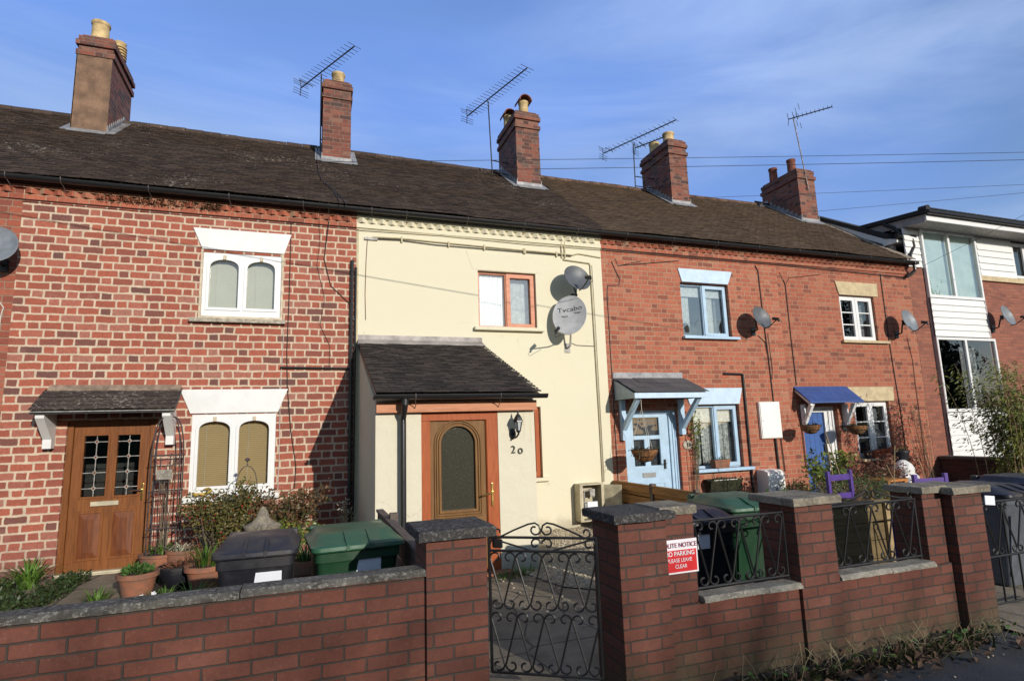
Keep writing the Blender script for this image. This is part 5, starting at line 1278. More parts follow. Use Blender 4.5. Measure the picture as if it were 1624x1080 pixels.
def c_scroll(c, r, a0, turns, n=18, shrink=.35, sgn=1):
    pts = []
    for i in range(n+1):
        f = i/n; a = a0+sgn*turns*2*math.pi*f; rr = r*(1-(1-shrink)*f)
        pts.append((c[0]+rr*math.cos(a), c[1]+rr*math.sin(a)))
    return pts
def s_bar(xa, za, xb, zb, r, side):
    """bar leaning from (xa,za) up top to (xb,zb) at the foot with a scroll at either end"""
    top = c_scroll((xa+side*r, za-r), r, math.pi if side > 0 else 0, .80, 18, .35, -side)
    bot = c_scroll((xb-side*r, zb+r), r, 0 if side > 0 else math.pi, .80, 18, .35, -side)
    return top[::-1]+bot
def grille_pattern(m, x0, x1, z0, z1, n, r, rad, P, bottom=True):
    w = (x1-x0)/n
    for i in range(n):
        a = x0+i*w
        m.tube([P(*q) for q in s_bar(a+.004, z1, a+w/2-.004, z0, r, 1)], rad, 5)
        m.tube([P(*q) for q in s_bar(a+w-.004, z1, a+w/2+.004, z0, r, -1)], rad, 5)

def right_wall():
    t = thing('garden_wall', 'red brick garden wall of tall pillars with two iron grille openings right of the gate', 'garden wall', (3.3, -5.5, 0), 'brick front garden walls')
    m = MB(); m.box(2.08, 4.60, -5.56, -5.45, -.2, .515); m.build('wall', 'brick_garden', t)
    pillar(t, 1.745, 2.075, -5.60, -5.27, 1.035, 'brick_garden')
    pillar(t, 2.080, 2.315, -5.545, -5.285, 1.045, 'brick_garden', 'cap_light', ov=.02)
    pillar(t, 3.10, 3.435, -5.585, -5.26, 1.035, 'brick_garden', 'cap_light')
    pillar(t, 4.375, 4.585, -5.545, -5.29, 1.025, 'brick_garden', 'cap_light', ov=.03)
    pillar(t, 4.59, 4.92, -5.62, -5.29, 1.015, 'brick_garden', 'cap_light')
    coping_run(t, 2.32, 3.10, -5.598, -5.44, .517, .032, .5, 'coping_light', 'sill_coping'); coping_run(t, 3.44, 4.37, -5.598, -5.44, .517, .032, .5, 'coping_light', 'sill_coping')
    for a, b, n in ((2.33, 3.09, 4), (3.45, 4.36, 4)):
        y = -5.50; P = lambda x, z: (x, y, z); m = MB()
        m.tube([P(a, .985), P(b, .985)], .009, 6); m.tube([P(a, .575), P(b, .575)], .009, 6); m.tube([P(a+.01, .55), P(a+.01, .985)], .008, 6); m.tube([P(b-.01, .55), P(b-.01, .985)], .008, 6)
        grille_pattern(m, a+.02, b-.02, .58, .98, n, .038, .0065, P)
        if a > 3: 
            for s in (-1, 1): m.tube([P((a+b)/2+s*q[0]*1.0, q[1]) for q in [(.40, 1.0)]+[(.30-.26*math.sin(f*1.57), 1.005+.075*f) for f in (0, .3, .6, .9, 1.0)]+c_scroll((.045, 1.045), .035, 1.57, .7, 12, .4, 1)], .0065, 5)
            for s in (-1, 1): m.tube([P((a+b)/2+s*q[0], q[1]) for q in c_scroll((.40, 1.02), .03, -1.57, .8, 12, .4, 1)], .0065, 5)
        m.build('iron_grille', 'iron', t)
right_wall()

def main_gate():
    t = thing('garden_gate', 'black wrought iron scrollwork gate hanging open between two brick pillars', 'gate', (1.02, -5.33, .2), 'wrought iron garden gates')
    A = Vector((1.03, -5.34, 0)); B = Vector((1.555, -5.68, 0)); W = (B-A).length; d = (B-A).normalized()
    P = lambda x, z: A+d*x+Vector((0, 0, z))
    z0, z1, z2 = .245, .905, .98
    m = MB()
    for x in (0, W): m.tube([P(x, z0), P(x, z2)], .009, 6)
    for z in (z0, z1, z2): m.tube([P(0, z), P(W, z)], .008, 6)
    m.build('frame', 'iron', t)
    m = MB(); zm = (z0+z1)/2; r = .036; n = 4; w = W/n; rad = .0056
    for (za, zb, off) in ((z1-.004, zm+.004, 0), (zm-.004, z0+.004, 0)):
        for i in range(n+1):
            for s in (1, -1):
                xa = i*w+s*.0; xb = xa+s*w/2
                if xb < -.001 or xb > W+.001: continue
                m.tube([P(min(W, max(0, q[0])), q[1]) for q in s_bar(xa+s*.003, za, xb-s*.003, zb, r, s)], rad, 5)
    m.build('scrollwork', 'iron', t)
    m = MB(); c = W/2
    for s in (1, -1):
        m.tube([P(c+s*q[0], q[1]) for q in c_scroll((.037, 1.025), .036, math.pi*.95, .85, 16, .35, 1)], rad, 5)
        pts = [(.002, 1.02), (.012, 1.048), (.035, 1.062), (.075, 1.055), (.16, 1.022), (.24, .985)]
        m.tube([P(c+s*a, b) for a, b in pts], rad, 5)
        m.tube([P(c+s*q[0], q[1]) for q in c_scroll((.26, 1.008), .026, -1.4, .75, 12, .5, 1)], rad, 5)
        m.tube([P(c+s*q[0], q[1]) for q in c_scroll((.036, .945), .034, math.pi, .9, 16, .35, -1)], rad, 5)
        m.tube([P(c+s*q[0], q[1]) for q in c_scroll((W/2-.04, .943), .033, 0, .9, 16, .35, 1)], rad, 5)
        m.tube([P(c+s*W/2*.98, .975), P(c+s*.06, .908)], rad, 5)
    m.build('crest', 'iron', t)
    m = MB(); m.box(.0, .06, -.015, .015, .0, .05, .01)
    for v in m.bm.verts: v.co = P(.02+v.co.x, .92+v.co.z)+Vector((0, v.co.y, 0))
    m.build('latch', 'iron', t)
main_gate()

def far_gate():
    t = thing('garden_gate', 'dark iron gate with a small white notice at the far right of the wall', 'gate', (5.3, -5.4, 0), 'wrought iron garden gates')
    y = -5.40; P = lambda x, z: (x, y, z); m = MB(); a, b = 5.0, 6.0
    m.tube([P(a, .88), P(b, .88)], .010, 6); m.tube([P(a, .09), P(b, .09)], .009, 6); m.tube([P(a, .45), P(b, .45)], .009, 6)
    for i in range(9): x = lerp(a, b, i/8); m.tube([P(x, .09), P(x, .88 if i in (0, 4, 8) else .45)], .008, 5)
    m.build('frame', 'iron', t); m = MB(); grille_pattern(m, a, b, .46, .87, 4, .035, .007, P); m.build('scrollwork', 'iron', t)
    m = MB(); m.box(5.28, 5.40, y-.02, y-.012, .86, .935, .003, Matrix.Rotation(R(6), 3, 'Y')); m.build('notice', 'paper', t)
far_gate()

def notice():
    t = thing('notice_sign', 'red and white no parking notice fixed on the brick pillar beside the gate', 'sign', (2.2, -5.57, .7))
    y = -5.548; x0, x1, z0, z1 = 2.025, 2.325, .695, .895
    m = MB(); m.box(x0, x1, y-.004, y, z0, z1); m.build('board', 'sign_white', t)
    m = MB(); m.box(x0+.006, x1-.010, y-.0065, y-.0045, z0+.010, z1-.062); m.build('red_field', 'sign_red', t)
    cx = (x0+x1)/2+.028
    text_mesh('POLITE NOTICE', .040, 'sign_text', (cx-.012, y-.008, z1-.034), 'lettering', t, .0006, .92, offset=.0002)
    text_mesh('NO PARKING', .038, 'sign_white', (cx-.012, y-.009, z1-.083), 'lettering', t, .0006, .95, offset=.0005)
    text_mesh('PLEASE LEAVE', .032, 'sign_white', (cx-.016, y-.009, z1-.122), 'lettering', t, .0006, .92)
    text_mesh('CLEAR', .032, 'sign_white', (cx-.008, y-.009, z1-.158), 'lettering', t, .0006, .92)
M['sign_text'] = plain('sign_text', (.25, .04, .09), .5)
notice()

# ================================================================== fences
def porch_fence():
    t = thing('wooden_fence', 'low weathered grey fence running from the porch to the front pillar', 'fence', (.70, -4, 0))
    m = MB(); 
    for z in (.12, .30, .48, .66): m.box(.70, .72, -5.27, -2.6, z, z+.165)
    m.build('board', 'fence_grey', t)
    m = MB(); m.box(.685, .755, -5.27, -2.6, .825, .85, .004); m.build('top_rail', 'fence_grey', t)
    for y in (-3.35, -4.4): m = MB(); m.box(.72, .79, y-.04, y+.04, 0, .90 if y > -4 else .82, .005); m.build('post', 'fence_grey', t)
porch_fence()
def orange_fence():
    t = thing('wooden_fence', 'orange brown stained panel fence between the gravel and the next garden', 'fence', (4.87, -1.5, 0))
    for a, b in ((-1.12, -.02), (-2.15, -1.2), (-3.2, -2.23)):
        m = MB()
        for k in range(4): z = .06+k*.155; m.prism([(4.86, a, z), (4.86, a, z+.17), (4.885, a, z+.17), (4.89, a, z)], (0, b-a, 0))
        m.build('panel', 'fence_orange', t); m = MB(); m.box(4.84, 4.91, a, b, .685, .71, .003); m.box(4.83, 4.855, a, b, .60, .685); m.build('top_rail', 'fence_orange', t)
    for y in (-1.16, -2.19, -3.24): m = MB(); m.box(4.83, 4.91, y-.035, y+.035, 0, .74, .004); m.build('post', 'fence_grey', t)
orange_fence()
def side_wall():
    t = thing('boundary_wall', 'dark low brick boundary wall in shade beside the modern building', 'wall', (13, -2, 0))
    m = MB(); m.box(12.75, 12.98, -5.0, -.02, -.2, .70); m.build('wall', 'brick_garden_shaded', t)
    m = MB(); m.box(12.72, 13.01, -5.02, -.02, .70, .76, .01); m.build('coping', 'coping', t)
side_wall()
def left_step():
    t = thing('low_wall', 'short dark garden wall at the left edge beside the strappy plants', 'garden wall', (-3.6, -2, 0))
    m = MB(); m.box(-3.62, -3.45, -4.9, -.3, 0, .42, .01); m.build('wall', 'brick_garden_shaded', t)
    m = MB(); m.box(-3.64, -3.43, -4.9, -.3, .42, .46, .01); m.build('coping', 'coping', t)
left_step()

# ================================================================== wheelie bins
def bin_proto(name, label, x, y, w, d, hgt, body, lid, front=-1, rz=0, lab=None, group='wheelie bins in the front gardens'):
    """front faces -Y; x,y is the middle of the foot"""
    t = thing('wheelie_bin', label, 'bin', (x, y, 0), group)
    def loft(m, rects):
        rings = []
        for (hw, y0, y1, z, rad) in rects:
            ring = []; 
            for (sx, sy, a0) in ((1, 1, 0), (-1, 1, 90), (-1, -1, 180), (1, -1, 270)):
                for k in range(5):
                    a = R(a0+k*22.5); cx = sx*(hw-rad); cy = (y1-rad) if sy > 0 else (y0+rad)
                    ring.append(m.bm.verts.new((cx+rad*math.cos(a), cy+rad*math.sin(a), z)))
            rings.append(ring)
        n = len(rings[0])
        for A, B in zip(rings, rings[1:]):
            for k in range(n): m.bm.faces.new([A[k], A[(k+1) % n], B[(k+1) % n], B[k]])
        m.bm.faces.new(rings[0][::-1]); m.bm.faces.new(rings[-1])
    hw = w/2; D = d/2; rot = Matrix.Rotation(rz, 4, 'Z')
    def fin(m, nm, mat, auto=35):
        bmesh.ops.transform(m.bm, matrix=Matrix.Translation((x, y, 0)) @ rot, verts=m.bm.verts); return m.build(nm, mat, t, auto=auto)
    H = hgt-.095
    m = MB(); loft(m, [(hw*.74, -D*.70, D*.55, .03, .04), (hw*.90, -D*.90, D*.80, H-.12, .04), (hw*.92, -D*.93, D*.84, H-.10, .04), (hw*.95, -D*.97, D*.88, H-.10, .04), (hw*.96, -D*.98, D*.90, H, .04)])
    for s in (-.34, .34): m.prism([(s*w-.012, -D*.72, .12), (s*w*1.05-.012, -D*.90-.012, H-.2), (s*w*1.05-.012, -D*.87, H-.2), (s*w-.012, -D*.69, .12)], (.024, 0, 0))
    fin(m, 'body', body)
    m = MB()
    # lid: skirt, shoulder and raised centre
    loft(m, [(hw*1.03, -D*1.08, D*.98, H-.035, .06), (hw*1.05, -D*1.10, D*1.0, H-.025, .06), (hw*1.05, -D*1.09, D*1.0, H-.003, .06), (hw*.99, -D*1.02, D*.96, H+.008, .06), (hw*.93, -D*.86, D*.90, H+.016, .07), (hw*.86, -D*.60, D*.84, H+.050, .07), (hw*.80, -D*.50, D*.78, H+.058, .07), (hw*.60, -D*.3, D*.6, H+.062, .07)])
    for s in (-.13, .13):
        m.prism([(s*w-.010, -D*1.115, H-.03), (s*w-.010, -D*1.115, H+.004), (s*w-.010, -D*.88, H+.028), (s*w-.010, -D*.60, H+.060), (s*w-.010, -D*.45, H+.062), (s*w-.010, -D*.5, H+.02), (s*w-.010, -D*1.0, H-.02)], (.020, 0, 0))
    for s in (-1, 1): m.box(s*hw*.80-.035, s*hw*.80+.035, D*.84, D*1.06, H-.01, H+.05, .014)
    fin(m, 'lid', lid)
    m = MB(); m.tube([(-hw*.85, D*1.02, H+.025), (hw*.85, D*1.02, H+.025)], .016, 8); fin(m, 'handle_bar', 'grey_plastic' if 0 else body)
    for s in (-1, 1):
        m = MB(); m.tube([(s*hw*.70-.025, D*.72, .10), (s*hw*.70+.025, D*.72, .10)], .10, 18); fin(m, 'wheel', 'rubber')
    if lab:
        lx, lz, lw, lh, tilt = lab; m = MB(); f = (lz-.03)/(H-.15)
        yy = lambda z: -D*lerp(.70, .90, (z-.03)/(H-.15))-.004
        pts = [(lx-lw/2, lz-lh/2), (lx+lw/2, lz-lh/2+tilt*.0), (lx+lw/2, lz+lh/2), (lx-lw/2+tilt, lz+lh/2)]
        m.prism([(a, yy(b)-.002, b) for a, b in pts], (0, .003, 0)); fin(m, 'white_label', 'paper', None)
    return t
bin_proto('b', 'black wheelie bin with a white label, behind the left garden wall', -.27, -4.40, .475, .54, 1.0, 'bin_black', 'bin_lid_black', rz=R(-2), lab=(.07, .70, .17, .15, .02))
bin_proto('b', 'dark green wheelie bin beside the black one behind the left garden wall', .325, -4.34, .575, .66, .99, 'bin_green', 'bin_lid_green', rz=R(4), lab=(.06, .74, .17, .15, .03))
bin_proto('b', 'black wheelie bin behind the iron grille next to the notice', 2.98, -4.52, .58, .68, .95, 'bin_black', 'bin_lid_black', rz=R(-4), lab=(-.03, .70, .11, .12, 0))
bin_proto('b', 'green wheelie bin behind the iron grille next to the brick pillar', 3.66, -4.35, .58, .70, .99, 'bin_green', 'bin_lid_green', rz=R(-6))
bin_proto('b', 'grey wheelie bin with a dark lid in shade behind the far right gate', 6.35, -4.75, .58, .68, .96, 'blue_grey_box', 'bin_lid_black', rz=R(3))
bin_proto('b', 'dark wheelie bin half hidden under the bamboo at the right edge', 7.25, -4.6, .58, .68, .98, 'bin_black', 'bin_lid_black', rz=R(-5))

# ================================================================== plants
def shrub(name, label, c, rad, n, mat, leaf=(.03, .018), stems=14, stem_mat='bark', extra=None, cat='shrub', group=None, holes=.5, base=None):
    t = thing(name, label, cat, (c[0], c[1], 0), group); c = Vector(c); m = MB(); tw = MB()
    base = Vector(base) if base else Vector((c.x, c.y, 0)); tips = []
    for i in range(stems):
        a = random.uniform(0, 6.28); u = Vector((math.cos(a)*rad[0]*random.uniform(.3, 1), math.sin(a)*rad[1]*random.uniform(.3, 1), random.uniform(-.3, 1)*rad[2]))
        tip = c+u; b0 = base+Vector((random.uniform(-.05, .05), random.uniform(-.05, .05), 0)); mid = b0.lerp(tip, .5)+Vector((random.uniform(-.06, .06), random.uniform(-.06, .06), .05))
        pts = [b0, mid, tip]; tw.tube(pts, .007, 4, r2=.002); tips.append((b0, mid, tip))
        for k in range(4):
            f = random.uniform(.4, 1); p = mid.lerp(tip, f); q = p+Vector((random.uniform(-1, 1)*rad[0], random.uniform(-1, 1)*rad[1], random.uniform(-.2, .8)*rad[2]))*.45; tw.tube([p, q], .003, 3, r2=.001); tips.append((p, p.lerp(q, .5), q))
    for i in range(n):
        b0, mid, tip = random.choice(tips); f = random.random()
        p = (b0.lerp(mid, f*2) if f < .5 else mid.lerp(tip, f*2-1)) if random.random() < .3 else mid.lerp(tip, random.uniform(.3, 1.05))
        p = p+Vector((random.gauss(0, 1)*rad[0]*.12, random.gauss(0, 1)*rad[1]*.12, random.gauss(0, 1)*rad[2]*.12))
        d = Vector((random.uniform(-1, 1), random.uniform(-1, 1), random.uniform(-.5, 1))); l = random.uniform(.7, 1.3)
        m.leaf(p, d, Vector((random.uniform(-1, 1), random.uniform(-1, .2), random.uniform(.1, 1))).normalized(), leaf[0]*l, leaf[1]*l)
    m.norecalc = True
    m.build('foliage', mat, t); tw.build('stems', stem_mat, t)
    if extra:
        nb, em, sz = extra; b = MB()
        for i in range(nb):
            b0, mid, tip = random.choice(tips); p = mid.lerp(tip, random.uniform(.4, 1.05))+Vector([random.gauss(0, .018) for _ in range(3)])
            bmesh.ops.create_icosphere(b.bm, subdivisions=1, radius=sz*random.uniform(.7, 1.2), matrix=Matrix.Translation(p))
        b.build('berries', em, t)['kind'] = 'stuff'
    return t
def plant_pot(par_label, c, r, h, mat, kind='round', name='plant_pot', cat='plant pot', group='plant pots', tilt=None):
    t = thing(name, par_label, cat, c, group); x, y, z = c; m = MB()
    if kind == 'round': m.lathe([(r*.68, 0), (r*.92, h*.78), (r*.93, h*.80), (r*1.04, h*.81), (r*1.04, h), (r*.92, h), (r*.88, h*.86), (.005, h*.86)], c, 26)
    elif kind == 'bowl': m.lathe([(r*.5, 0), (r*.8, h*.3), (r*.98, h*.7), (r, h*.86), (r*1.05, h*.88), (r*1.05, h), (r*.95, h), (r*.9, h*.85), (.005, h*.85)], c, 26)
    else:
        w, d = kind[1], kind[2]; m.prism([(x-w*.42, y-d*.4, z), (x+w*.42, y-d*.4, z), (x+w*.5, y-d*.5, z+h), (x-w*.5, y-d*.5, z+h)], (0, d*.9, 0)); m.box(x-w*.52, x+w*.52, y-d*.53, y+d*.45, z+h*.8, z+h, .006)
    m.build('pot', mat, t, auto=35)
    s = MB()
    if kind in ('round', 'bowl'): s.lathe([(r*.9, 0), (r*.5, .012), (.004, .02)], (x, y, z+h*.9), 14, jit=.03)
    else: s.box(x-kind[1]*.48, x+kind[1]*.48, y-kind[2]*.46, y+kind[2]*.4, z+h*.96, z+h+.004)
    s.build('soil', 'soil', t)
    return t
def straps(t, c, n, l, w, mat, spread=.06, bend=.5, name='leaves'):
    m = MB()
    for i in range(n):
        a = random.uniform(0, 6.28); q = random.random()*spread
        m.strap((c[0]+q*math.cos(a), c[1]+q*math.sin(a), c[2]), (math.cos(a), math.sin(a)), l*random.uniform(.6, 1.1), w, bend)
    m.norecalc = True
    return m.build(name, mat, t)
def foliage_ball(t, c, r, n, mat, l=.03, w=.02, name='foliage'):
    m = MB()
    for i in range(n):
        d = Vector((random.gauss(0, 1), random.gauss(0, 1), abs(random.gauss(0, 1))*.8)).normalized(); p = Vector(c)+Vector((d.x*r[0], d.y*r[1], d.z*r[2]))*random.uniform(.3, 1)
        m.leaf(p, d+Vector((random.uniform(-.6, .6), random.uniform(-.6, .6), .3)), Vector((random.uniform(-1, 1), random.uniform(-1, 0), 1)).normalized(), l*random.uniform(.6, 1.3), w)
    m.norecalc = True; return m.build(name, mat, t)

# shrubs in front of the arched window
shrub('berry_shrub', 'bushy shrub with red berries under the lower arched window', (-.92, -.95, .66), (.36, .26, .34), 5200, 'leaf_shrub', (.040, .022), 40, extra=(190, 'berry', .009))
shrub('shrub', 'russet and green shrub right of the berry shrub, before the shaded brickwork', (-.22, -.80, .60), (.40, .26, .32), 3600, 'leaf_mixed', (.048, .028), 34)
t_ = shrub('shrub', 'loose green shrub between the two bins and the brick wall', (-.10, -1.3, .42), (.34, .24, .30), 1100, 'leaf_laurel', (.045, .028), 14)
shrub('lavender', 'pale silvery lavender at the corner of the porch', (.52, -1.05, .46), (.12, .12, .30), 260, 'leaf_pale', (.045, .010), 18, 'cane')
# strappy clumps and ground cover at the left
for i, (x, y, l, n, lab) in enumerate(((-2.92, -.45, .48, 90, 'large clump of strappy green leaves left of the oak front door'), (-3.25, -.9, .30, 60, 'low strappy clump at the far left beside the short wall'), (-1.62, -.75, .30, 50, 'strappy clump right of the door step behind the round pot'))):
    t = thing('strappy_plant', lab, 'plant', (x, y, 0), 'strappy plants by the oak door'); straps(t, (x, y, 0), n, l, .022, 'grass', .10, .55)
def ground_cover(nm, x0, x1, y0, y1, n, mats, lab, l=.04, hmax=.09):
    m = MB()
    for i in range(n):
        x, y = random.uniform(x0, x1), random.uniform(y0, y1)
        if noise.noise(Vector((x*2.3, y*2.3, 3))) < -.12: continue
        m.leaf((x, y, random.uniform(.005, hmax)), Vector((random.uniform(-1, 1), random.uniform(-1, 1), random.uniform(0, 1))), Vector((random.uniform(-.6, .6), random.uniform(-.8, 0), 1)).normalized(), l*random.uniform(.5, 1.3), l*.5)
    m.norecalc = True; tag(m.build(nm, mats), lab, None, kind='stuff')
ground_cover('ground_cover', -3.45, -2.35, -2.9, -.3, 9000, 'leaf_cover', 'low green ground cover left of the door path', .05, .12)
ground_cover('ground_cover', -1.8, .6, -3.6, -.3, 3000, 'leaf_green', 'patchy ground cover behind the bins', .035, .05)
ground_cover('ground_cover', 5.0, 12.4, -4.9, -.2, 3500, 'leaf_shrub', 'patchy low growth in the right hand gardens', .045, .08)
def ground_tufts():
    m = MB()
    for (cx, cy, n, l) in ((2.32, -2.45, 60, .12), (2.1, -2.5, 40, .10), (2.7, -1.6, 20, .06), (3.4, -3.0, 24, .05), (3.9, -2.2, 20, .05), (3.2, -.15, 20, .06)):
        for i in range(n): a = random.uniform(0, 6.28); q = random.random()*.14; m.strap((cx+q*math.cos(a)*1.5, cy+q*math.sin(a), .01), (math.cos(a), math.sin(a)), l*random.uniform(.5, 1.2), .012, .5, 3)
    m.norecalc = True; tag(m.build('weeds', 'grass'), 'green weeds at the corner of the porch step and in the gravel', None, kind='stuff')
ground_tufts()

# pots by the oak door
t = plant_pot('large terracotta pot at the foot of the iron obelisk', (-1.62, -.36, 0), .24, .26, 'terracotta', 'bowl'); straps(t, (-1.62, -.36, .24), 40, .26, .02, 'grass', .15, .6); straps(t, (-1.55, -.4, .24), 20, .22, .016, 'dry_grass', .12, .7)
t = plant_pot('broad terracotta bowl right of the obelisk pot', (-1.36, -.48, 0), .20, .30, 'terracotta', 'bowl'); straps(t, (-1.4, -.5, .27), 26, .20, .02, 'leaf_pale', .12, .6)
t = plant_pot('round terracotta pot full of green leaves near the wall coping', (-1.62, -1.45, 0), .19, .26, 'terracotta', 'round'); foliage_ball(t, (-1.62, -1.45, .25), (.15, .15, .07), 220, 'leaf_green', .05, .03)
t = plant_pot('dark glazed bowl between the terracotta pots', (-1.28, -1.18, 0), .21, .24, 'grey_bowl' if 0 else 'bin_black', 'bowl'); foliage_ball(t, (-1.28, -1.18, .22), (.16, .16, .05), 160, 'leaf_red', .05, .02)
t = plant_pot('terracotta pot of upright stems left of the black bin', (-.98, -1.45, 0), .21, .27, 'terracotta', 'round'); straps(t, (-.98, -1.45, .25), 70, .30, .014, 'grass', .16, .25); straps(t, (-.98, -1.45, .25), 20, .34, .008, 'leaf_red', .16, .2, 'stems')
t = plant_pot('slim terracotta pot squeezed between the black and green bins', (.02, -3.2, 0), .12, .55, 'terracotta', 'round'); straps(t, (.02, -3.2, .5), 40, .30, .014, 'grass', .07, .25)
for x, y, l, lab in ((-1.28, -1.9, .22, 'dark leafed bulbs by the wall beside the round pot'), (-1.02, -1.95, .26, 'green bulbs growing in front of the terracotta pot of stems'), (-1.95, -1.5, .20, 'blue green bulbs on the path left of the round pot')):
    t = thing('bulb_plant', lab, 'plant', (x, y, 0), 'bulb plants behind the left wall'); straps(t, (x, y, 0), 60, l, .016, 'grass', .12, .35)
def pansies():
    t = thing('pansy', 'small white and violet pansies by the wall coping', 'flower', (-1.38, -2.1, 0)); foliage_ball(t, (-1.38, -2.1, .03), (.22, .12, .10), 160, 'leaf_green', .035, .025)
    m = MB()
    for p in ((-1.42, -2.15, .16), (-1.33, -2.12, .17), (-1.30, -2.18, .14)):
        for k in range(5): a = k*1.257; m.leaf(p, Vector((math.cos(a), -.3, math.sin(a))), Vector((0, -1, .3)), .028, .022)
    m.norecalc = True; m.build('petals', 'petal', t)
pansies()
def finial():
    t = thing('garden_ornament', 'pale weathered stone ornament standing behind the black bin', 'garden ornament', (-.42, -1.7, 0)); m = MB()
    m.lathe([(.16, 0), (.15, .5), (.12, .58), (.16, .63), (.17, .66), (.10, .70), (.06, .74), (.045, .80), (.025, .84), (.005, .86)], (-.42, -1.7, 0), 20, sx=1.15, sy=.7); m.build('stone', 'cap_light', t, auto=40)
finial()
def obelisk():
    t = thing('plant_obelisk', 'dark arched iron plant obelisk beside the oak door', 'plant support', (-1.60, -.3, .2)); cx, cy = -1.63, -.32; m = MB(); z0, z1, zt = .22, 1.50, 1.90
    for sx in (-1, 1):
        for sy in (-1, 1):
            x, y = cx+sx*.155, cy+sy*.12; pts = [(x, y, z0), (x, y, z1-.15)]
            for k in range(1, 9): f = k/8; pts.append((cx+sx*.155*math.cos(f*1.4)**.8, cy+sy*.12*math.cos(f*1.4)**.8, z1-.15+(zt-z1+.15)*math.sin(f*1.57)))
            m.tube(pts, .0085, 6)
    for i in (-.05, .05): m.tube([(cx+i, cy-.12, z0), (cx+i, cy-.12, z1-.1)], .005, 5)
    m.build('uprights', 'rust_iron', t); m = MB()
    for z in (.55, .98, 1.42): m.tube([(cx-.165, cy-.13, z), (cx+.165, cy-.13, z), (cx+.165, cy+.13, z), (cx-.165, cy+.13, z)], .008, 5, closed=True)
    m.build('rings', 'rust_iron', t)
    t2 = thing('slate_tag', 'small grey green slate hanging on the obelisk', 'ornament', (cx, cy-.14, 1.2)); m = MB(); m.box(cx-.085, cx+.085, cy-.15, cy-.138, 1.13, 1.25, .004); m.build('slate', 'coping_light', t2)
    s = shrub('climbing_plant', 'bare leafless climber twined through the iron obelisk', (cx, cy, 1.0), (.13, .10, .5), 60, 'leaf_dead', (.03, .015), 10, 'twig', cat='plant', base=(cx, cy, .2))
obelisk()
def trellis_arch():
    t = thing('plant_hoop', 'slim rusty hoop support rising from the berry shrub', 'plant support', (-.72, -.5, 0)); m = MB()
    pts = [(-.80, -.7, .3), (-.80, -.7, 1.0)]+[(-.68-.12*math.cos(f*math.pi), -.7, 1.0+.26*math.sin(f*math.pi)) for f in [k/10 for k in range(11)]]+[(-.56, -.7, 1.0), (-.56, -.7, .3)]
    m.tube(pts, .006, 5); m.tube([(-.68, -.7, 1.26), (-.68, -.7, 1.32)], .006, 5); m.lathe([(.005, 0), (.03, .015), (.03, .03), (.005, .05)], (-.68, -.7, 1.31), 10); m.build('hoop', 'rust_iron', t)
trellis_arch()
def toy():
    t = thing('yellow_ornament', 'small yellow curled ornament on the lower arched window sill', 'ornament', (-1.25, -.05, .86)); m = MB()
    m.tube([(-1.37, -.05, .895), (-1.28, -.05, .89), (-1.20, -.05, .90), (-1.16, -.05, .935), (-1.19, -.05, .965), (-1.235, -.05, .955)], .022, 8, r2=.014); m.build('body', 'yellow_dull', t, smooth=True)
M['yellow_dull'] = plain('yellow_ornament', (.55, .36, .06), .5)
toy()

# ================================================================== right hand gardens
t = plant_pot('rectangular terracotta trough on the pale blue sill', (7.02, -.06, .80), .1, .15, 'terracotta', ('box', .34, .14)); foliage_ball(t, (7.02, -.06, .95), (.15, .06, .05), 60, 'leaf_dark', .03, .012)
def wall_planter():
    t = thing('wall_basket', 'dark moss lined wall basket below the pale blue window', 'wall basket', (7.0, 0, .3)); m = MB()
    m.prism([(6.66, -.02, .62), (6.66, -.22, .60), (6.68, -.16, .42), (6.72, -.02, .36)], (.68, 0, 0)); b = m.build('liner', 'moss', t)
    foliage_ball(t, (7.0, -.12, .58), (.34, .12, .06), 260, 'leaf_dark', .045, .012); m = MB(); m.box(6.75, 7.25, -.20, -.19, .60, .615); m.build('rim', 'white_cable', t)
wall_planter()
climb = shrub('climbing_plant', 'yellowing climber beside the pale blue door under the canopy bracket', (6.50, -.10, 1.25), (.10, .06, .62), 300, 'leaf_laurel', (.045, .03), 9, 'twig', cat='plant', base=(6.45, -.08, .1))
shrub('laurel_shrub', 'glossy laurel shrub before the blue door', (8.05, -1.3, .66), (.42, .34, .36), 1300, 'leaf_laurel', (.075, .035), 22)
shrub('shrub', 'thin leafy shrub left of the laurel, by the white gas box', (7.35, -1.35, .40), (.22, .22, .30), 600, 'leaf_shrub', (.05, .025), 12)
shrub('evergreen_sprig', 'dark glossy sprigs just behind the garden wall pillar', (5.2, -3.2, .62), (.20, .16, .18), 260, 'leaf_green', (.07, .03), 10)
shrub('feathery_shrub', 'feathery light green shrub between the purple chairs', (7.45, -2.5, .42), (.42, .35, .42), 4200, 'leaf_fir', (.06, .006), 26)
shrub('nandina', 'russet leaved shrub under the white barred window', (9.3, -1.4, .50), (.50, .35, .40), 1500, 'leaf_red', (.055, .025), 22)
shrub('nandina', 'reddish leaved shrub at the right end of the garden', (10.4, -.9, .52), (.40, .3, .34), 900, 'leaf_red', (.05, .022), 18)
shrub('bramble', 'dry tangled stems with brown leaves behind the purple chair', (6.9, -2.6, .42), (.55, .35, .40), 700, 'leaf_dead', (.04, .02), 24, 'twig')
shrub('climbing_plant', 'wispy bare climber on the orange wall of the end house', (12.25, -.10, 1.1), (.30, .05, .95), 130, 'leaf_shrub', (.03, .02), 10, 'twig', cat='plant', base=(12.35, -.08, .1))
